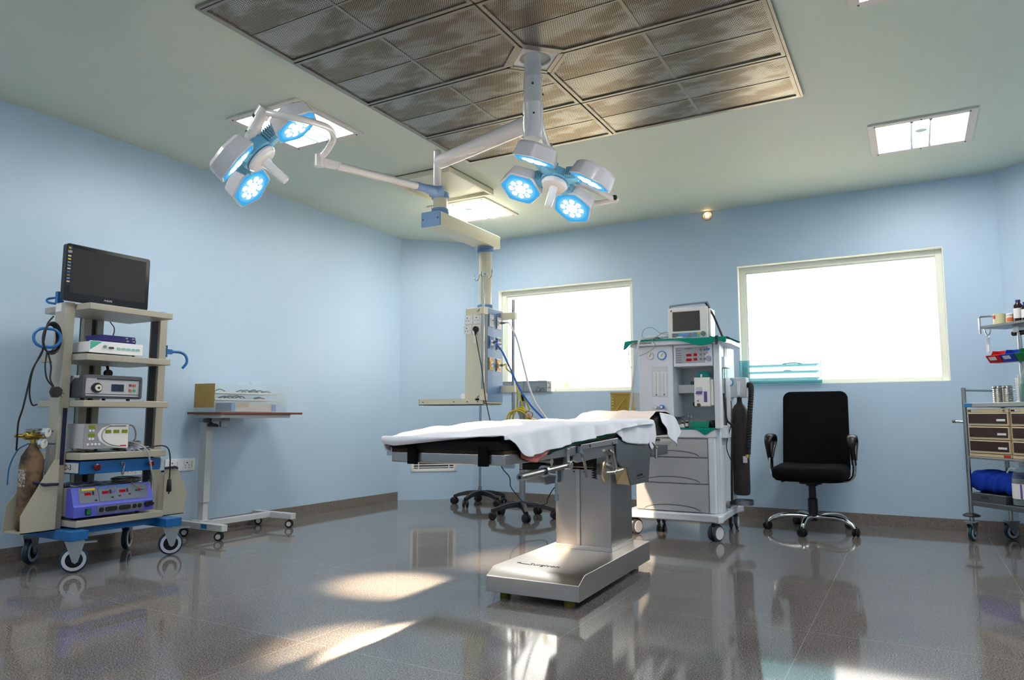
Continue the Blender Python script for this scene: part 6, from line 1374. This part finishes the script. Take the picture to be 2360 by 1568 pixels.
obj('ring', G().tube([(.012*math.cos(a), 0, .012*math.sin(a)) for a in [2*PI*i/14 for i in range(15)]], .002, 6), M_STEELP, k_)
objs('key', G().box(-.012, -.004, -.004, -.002, -.055, -.01).box(.002, .012, -.001, .001, -.06, -.01), M_STEELP, k_); obj('tag', G().box(-.018, .014, -.008, -.005, -.13, -.05), glass('clear_tag', (230, 232, 240), .1, .4), k_); obj('tag_paper', G().box(-.004, .012, -.0095, -.008, -.115, -.062), M_LABEL, k_)
# coloured bins
obj('bin_rail', G().box(.17, TW, .178, .186, 1.40, 1.47), M_STEELD, TR)
def sbin(u, c, label):
    t = thing('storage_bin', label, 'bin', T3(u, .175, 1.392), TA, 'small plastic bins on the trolley rail'); w_ = .062
    g = G()
    pr = [(-.0, .0), (-.085, .0), (-.12, .055), (-.10, .062), (-.075, .012+.03), (0, .095)]
    g.prism([(0, 0), (-.085, 0), (-.125, .055), (-.118, .058), (-.08, .006), (0, .006)], -w_, w_, 'X')
    for s in (-1, 1): g.prism([(0, 0), (-.085, 0), (-.125, .055), (-.075, .062), (-.055, .095), (0, .095)], s*w_, s*(w_-.003), 'X')
    g.box(-w_, w_, -.003, 0, 0, .095); o = obj('bin_body', g, mat('bin%d%d%d' % c, c, .35), t)
    g = G().prism([(-.108, .033), (-.1105, .036), (-.121, .052), (-.119, .050)], -.035, .03, 'X')
    g = G(); g.add([(-.038, -.1035, .022), (.026, -.1035, .022), (.026, -.1205, .046), (-.038, -.1205, .046), (-.038, -.1025, .021), (.026, -.1025, .021), (.026, -.119, .046), (-.038, -.119, .046)], [(0, 1, 2, 3), (4, 5, 6, 7), (0, 1, 5, 4), (2, 3, 7, 6), (0, 3, 7, 4), (1, 2, 6, 5)])
    g.v = [(x_, y_-.003, z_-.002) for x_, y_, z_ in g.v]
    if c != (20, 120, 60): obj('bin_label', g, M_LABEL, t)
    else: obj('contents', G().sph((.02, -.05, .06), .03, 10), mat('packets', (180, 176, 160), .5), t)
sbin(.245, (206, 26, 26), 'red open fronted plastic bin on the trolley rail'); sbin(.372, (28, 62, 176), 'blue open fronted plastic bin next to the red one'); sbin(.499, (20, 120, 60), 'green open fronted plastic bin next to the blue one')
# bottles on the upper shelf
M_DRK = mat('dark_bottle', (30, 14, 20), .15); M_CAPB = mat('cap_blue', (38, 40, 130), .4)
ZS = 1.692
tt = thing('cream_jar', 'cream round tub with red label at the left end of the upper trolley shelf', 'jar', T3(.235, .15, ZS), TA); obj('tub', G().cyl((0, 0, 0), (0, 0, .078), .042, seg=22), mat('tub_cream', (214, 208, 160), .5), tt); obj('red_label', G().rings([[(.0425*q*math.cos(a), .0425*q*math.sin(a), zz) for q, aa in ((1.01, 1), (1.0, -1)) for a in ([-2.7+i*.13 for i in range(11)][::aa])] for zz in (.045, .072)]), M_RED, tt); obj('lid', G().cyl((0, 0, .078), (0, 0, .084), .043, seg=22), mat('tub_cream', (214, 208, 160), .5), tt)
bottle('pill_box', 'small white blue capped tub beside the cream round tub', *T3(.305, .17, ZS), .022, .07, M_WPL, None, mat('cap_pale_blue', (120, 160, 210), .4), M_LABEL, cat='box', shoulder=.9, neck=.9)
bottle('pill_box', 'small white tub with orange label left of the dark bottles', *T3(.345, .14, ZS), .025, .068, M_WPL, None, M_WPL, mat('label_orange', (230, 120, 60), .6), cat='box', shoulder=.9, neck=.9)
bottle('pill_box', 'amber vial with orange lid in front of the dark bottles', *T3(.39, .15, ZS), .018, .08, M_BRN, None, mat('cap_orange', (224, 150, 70), .4), M_LABEL, cat='bottle')
for k, (u, v, h_, lb) in enumerate(((.43, .13, .165, 'tall dark bottle with dark blue cap and white label, first from the left'), (.475, .19, .15, 'dark bottle with dark blue cap standing behind the front row'), (.49, .13, .14, 'shorter dark bottle with red neck band and dark blue cap'), (.41, .22, .135, 'small dark bottle with dark blue cap at the back left of the upper shelf'), (.60, .14, .175, 'tallest dark bottle with dark blue cap near the right edge'))):
    bottle('medicine_bottle', lb, *T3(u, v, ZS), .034 if h_ > .14 else .029, h_, M_DRK, None, M_CAPB, M_LABEL, 'dark capped medicine bottles')
bottle('medicine_bottle', 'white plastic bottle with pale cap between the dark bottles', *T3(.545, .20, ZS), .026, .15, M_WPL, None, M_WPL, mat('label_rose', (220, 150, 150), .6))
bottle('medicine_bottle', 'royal blue bottle at the right edge of the photo on the upper shelf', *T3(.66, .20, ZS), .03, .16, mat('royal_blue', (40, 50, 190), .3), None, M_CAPB, None)
# things on the trolley top
ZT = 1.082
for k, (u, v, lb) in enumerate(((.205, .12, 'ribbed polished steel canister, left one on the trolley top'), (.27, .14, 'ribbed polished steel canister next to the green bottle'))):
    t = thing('steel_canister', lb, 'canister', T3(u, v, ZT), TA, 'steel canisters on the trolley top')
    pr = [(.035, 0)]
    for q in range(7): pr += [(.038, .004+q*.016), (.034, .012+q*.016)]
    pr += [(.038, .118), (.036, .125)]; obj('body', G().lathe(pr, seg=20), M_STEELP, t); obj('lid', G().cyl((0, 0, .1255), (0, 0, .132), .033, seg=20), M_STEELP, t)
bg_ = thing('disinfectant_bottle', 'big clear bottle half full of green liquid with black cap on the trolley top', 'bottle', T3(.50, .12, ZT), TA)
obj('body', G().lathe([(.07, 0), (.077, .006), (.077, .165), (.06, .205), (.028, .262), (.022, .275), (.022, .285)], seg=28), M_BOT, bg_)
obj('liquid', G().lathe([(.069, .004), (.0745, .008), (.0745, .135), (.07, .136)], seg=28), mat('green_liquid', (10, 110, 92), .2), bg_); obj('cap', G().cyl((0, 0, .285), (0, 0, .302), .024, seg=18), M_BLACK, bg_)
obj('label', G().rings([[(.0778*q*math.cos(a), .0778*q*math.sin(a), zz) for q, aa in ((1.01, 1), (1.0, -1)) for a in ([-2.85+i*.1 for i in range(9)][::aa])] for zz in (.14, .20)]), M_LABEL, bg_)
t = thing('measuring_cylinder', 'slim white measuring cylinder with scale beside the green bottle', 'cylinder', T3(.39, .12, ZT), TA); obj('body', G().lathe([(.024, 0), (.024, .006), (.018, .01), (.018, .185)], seg=16), mat('milky_plastic', (222, 226, 230), .4), t)
g = G()
for k in range(9): g.box(-.012, .004, -.019, -.0183, .02+k*.018, .022+k*.018)
objs('graduation', g, M_DGREY, t)
# bottom shelf
ZB = .315
t = thing('steel_tray', 'grey steel instrument tray with marker writing on the bottom trolley shelf', 'tray', T3(.17, .15, ZB), TA)
x = obj('body', G().rings([[(-.155, -.15, 0), (.155, -.15, 0), (.155, .12, 0), (-.155, .12, 0)], [(-.165, -.16, .066), (.165, -.16, .066), (.165, .13, .066), (-.165, .13, .066)]]), M_STEELD, t, bevel=.004)
text('OT-3', .028, M_INK, x, face_m((-.055, -.1575, .034), (1, 0, 0), (0, -.15, 1)))
t = thing('instrument_bundle', 'royal blue cloth wrapped bundle lying on the steel tray of the bottom shelf', 'bundle', T3(.155, .14, ZB+.068), TA)
def bund(u, v):
    a = 2*PI*v; x = -.195+.41*u; e = min(1, 6*min(u, 1-u)+.35); ry, rz = .125*e**.5, .082*e**.6
    c, s = math.cos(a), math.sin(a); sq = lambda q: math.copysign(abs(q)**.55, q)
    w_ = .006*math.sin(u*21+a*2)+.004*math.sin(u*43+a*5)+.008*math.exp(-((u-.27)/.03)**2)
    return (x, sq(c)*(ry+w_), .086+sq(s)*(rz+w_*.8)*(1 if s > 0 else 1))
g = G().grid(bund, 60, 41); g.f.append(tuple(range(40, -1, -1))); g.f.append(tuple(59*41+i for i in range(41))); obj('wrap', g, mat('royal_cloth', (22, 56, 160), .9, spec=.2, bump=(200, .2)), t)
M_LIQ = mat('clear_liquid', (70, 82, 84), .15)
for u, v, lb, cc in ((.40, .10, 'big clear glass bottle with white label and violet stripe beside the blue bundle', M_WPL), (.575, .11, 'big clear glass bottle with red cap at the right edge of the bottom shelf', M_RED)):
    t = thing('saline_bottle', lb, 'bottle', T3(u, v, ZB), TA, 'big glass bottles on the bottom shelf'); r = .078
    obj('body', G().lathe([(.07, 0), (r, .008), (r, .20), (.065, .245), (.026, .275), (.024, .30)], seg=26), M_BOT, t); obj('liquid', G().lathe([(.068, .004), (.0755, .01), (.0755, .195), (.07, .2)], seg=26), glass('clear_water', (150, 160, 160), .05, .5), t)
    obj('cap', G().cyl((0, 0, .30), (0, 0, .318), .027, seg=18), cc, t)
    L_ = obj('label', G().rings([[(r*q*math.cos(a), r*q*math.sin(a), zz) for q, aa in ((1.016, 1), (1.004, -1)) for a in ([-2.75+i*.13 for i in range(17)][::aa])] for zz in (.055, .165)]), M_LABEL, t)
    obj('label_stripe', G().rings([[(r*q*math.cos(a), r*q*math.sin(a), zz) for q, aa in ((1.024, 1), (1.018, -1)) for a in ([-1.15+i*.08 for i in range(3)][::aa])] for zz in (.057, .163)]), M_VIO, L_)
    obj('carry_handle', G().tube([(-.03, -.03, .27), (-.07, -.04, .275), (-.105, -.04, .23), (-.105, -.035, .18), (-.08, -.03, .15)], .006, 8, sm=5), M_WPL, t)
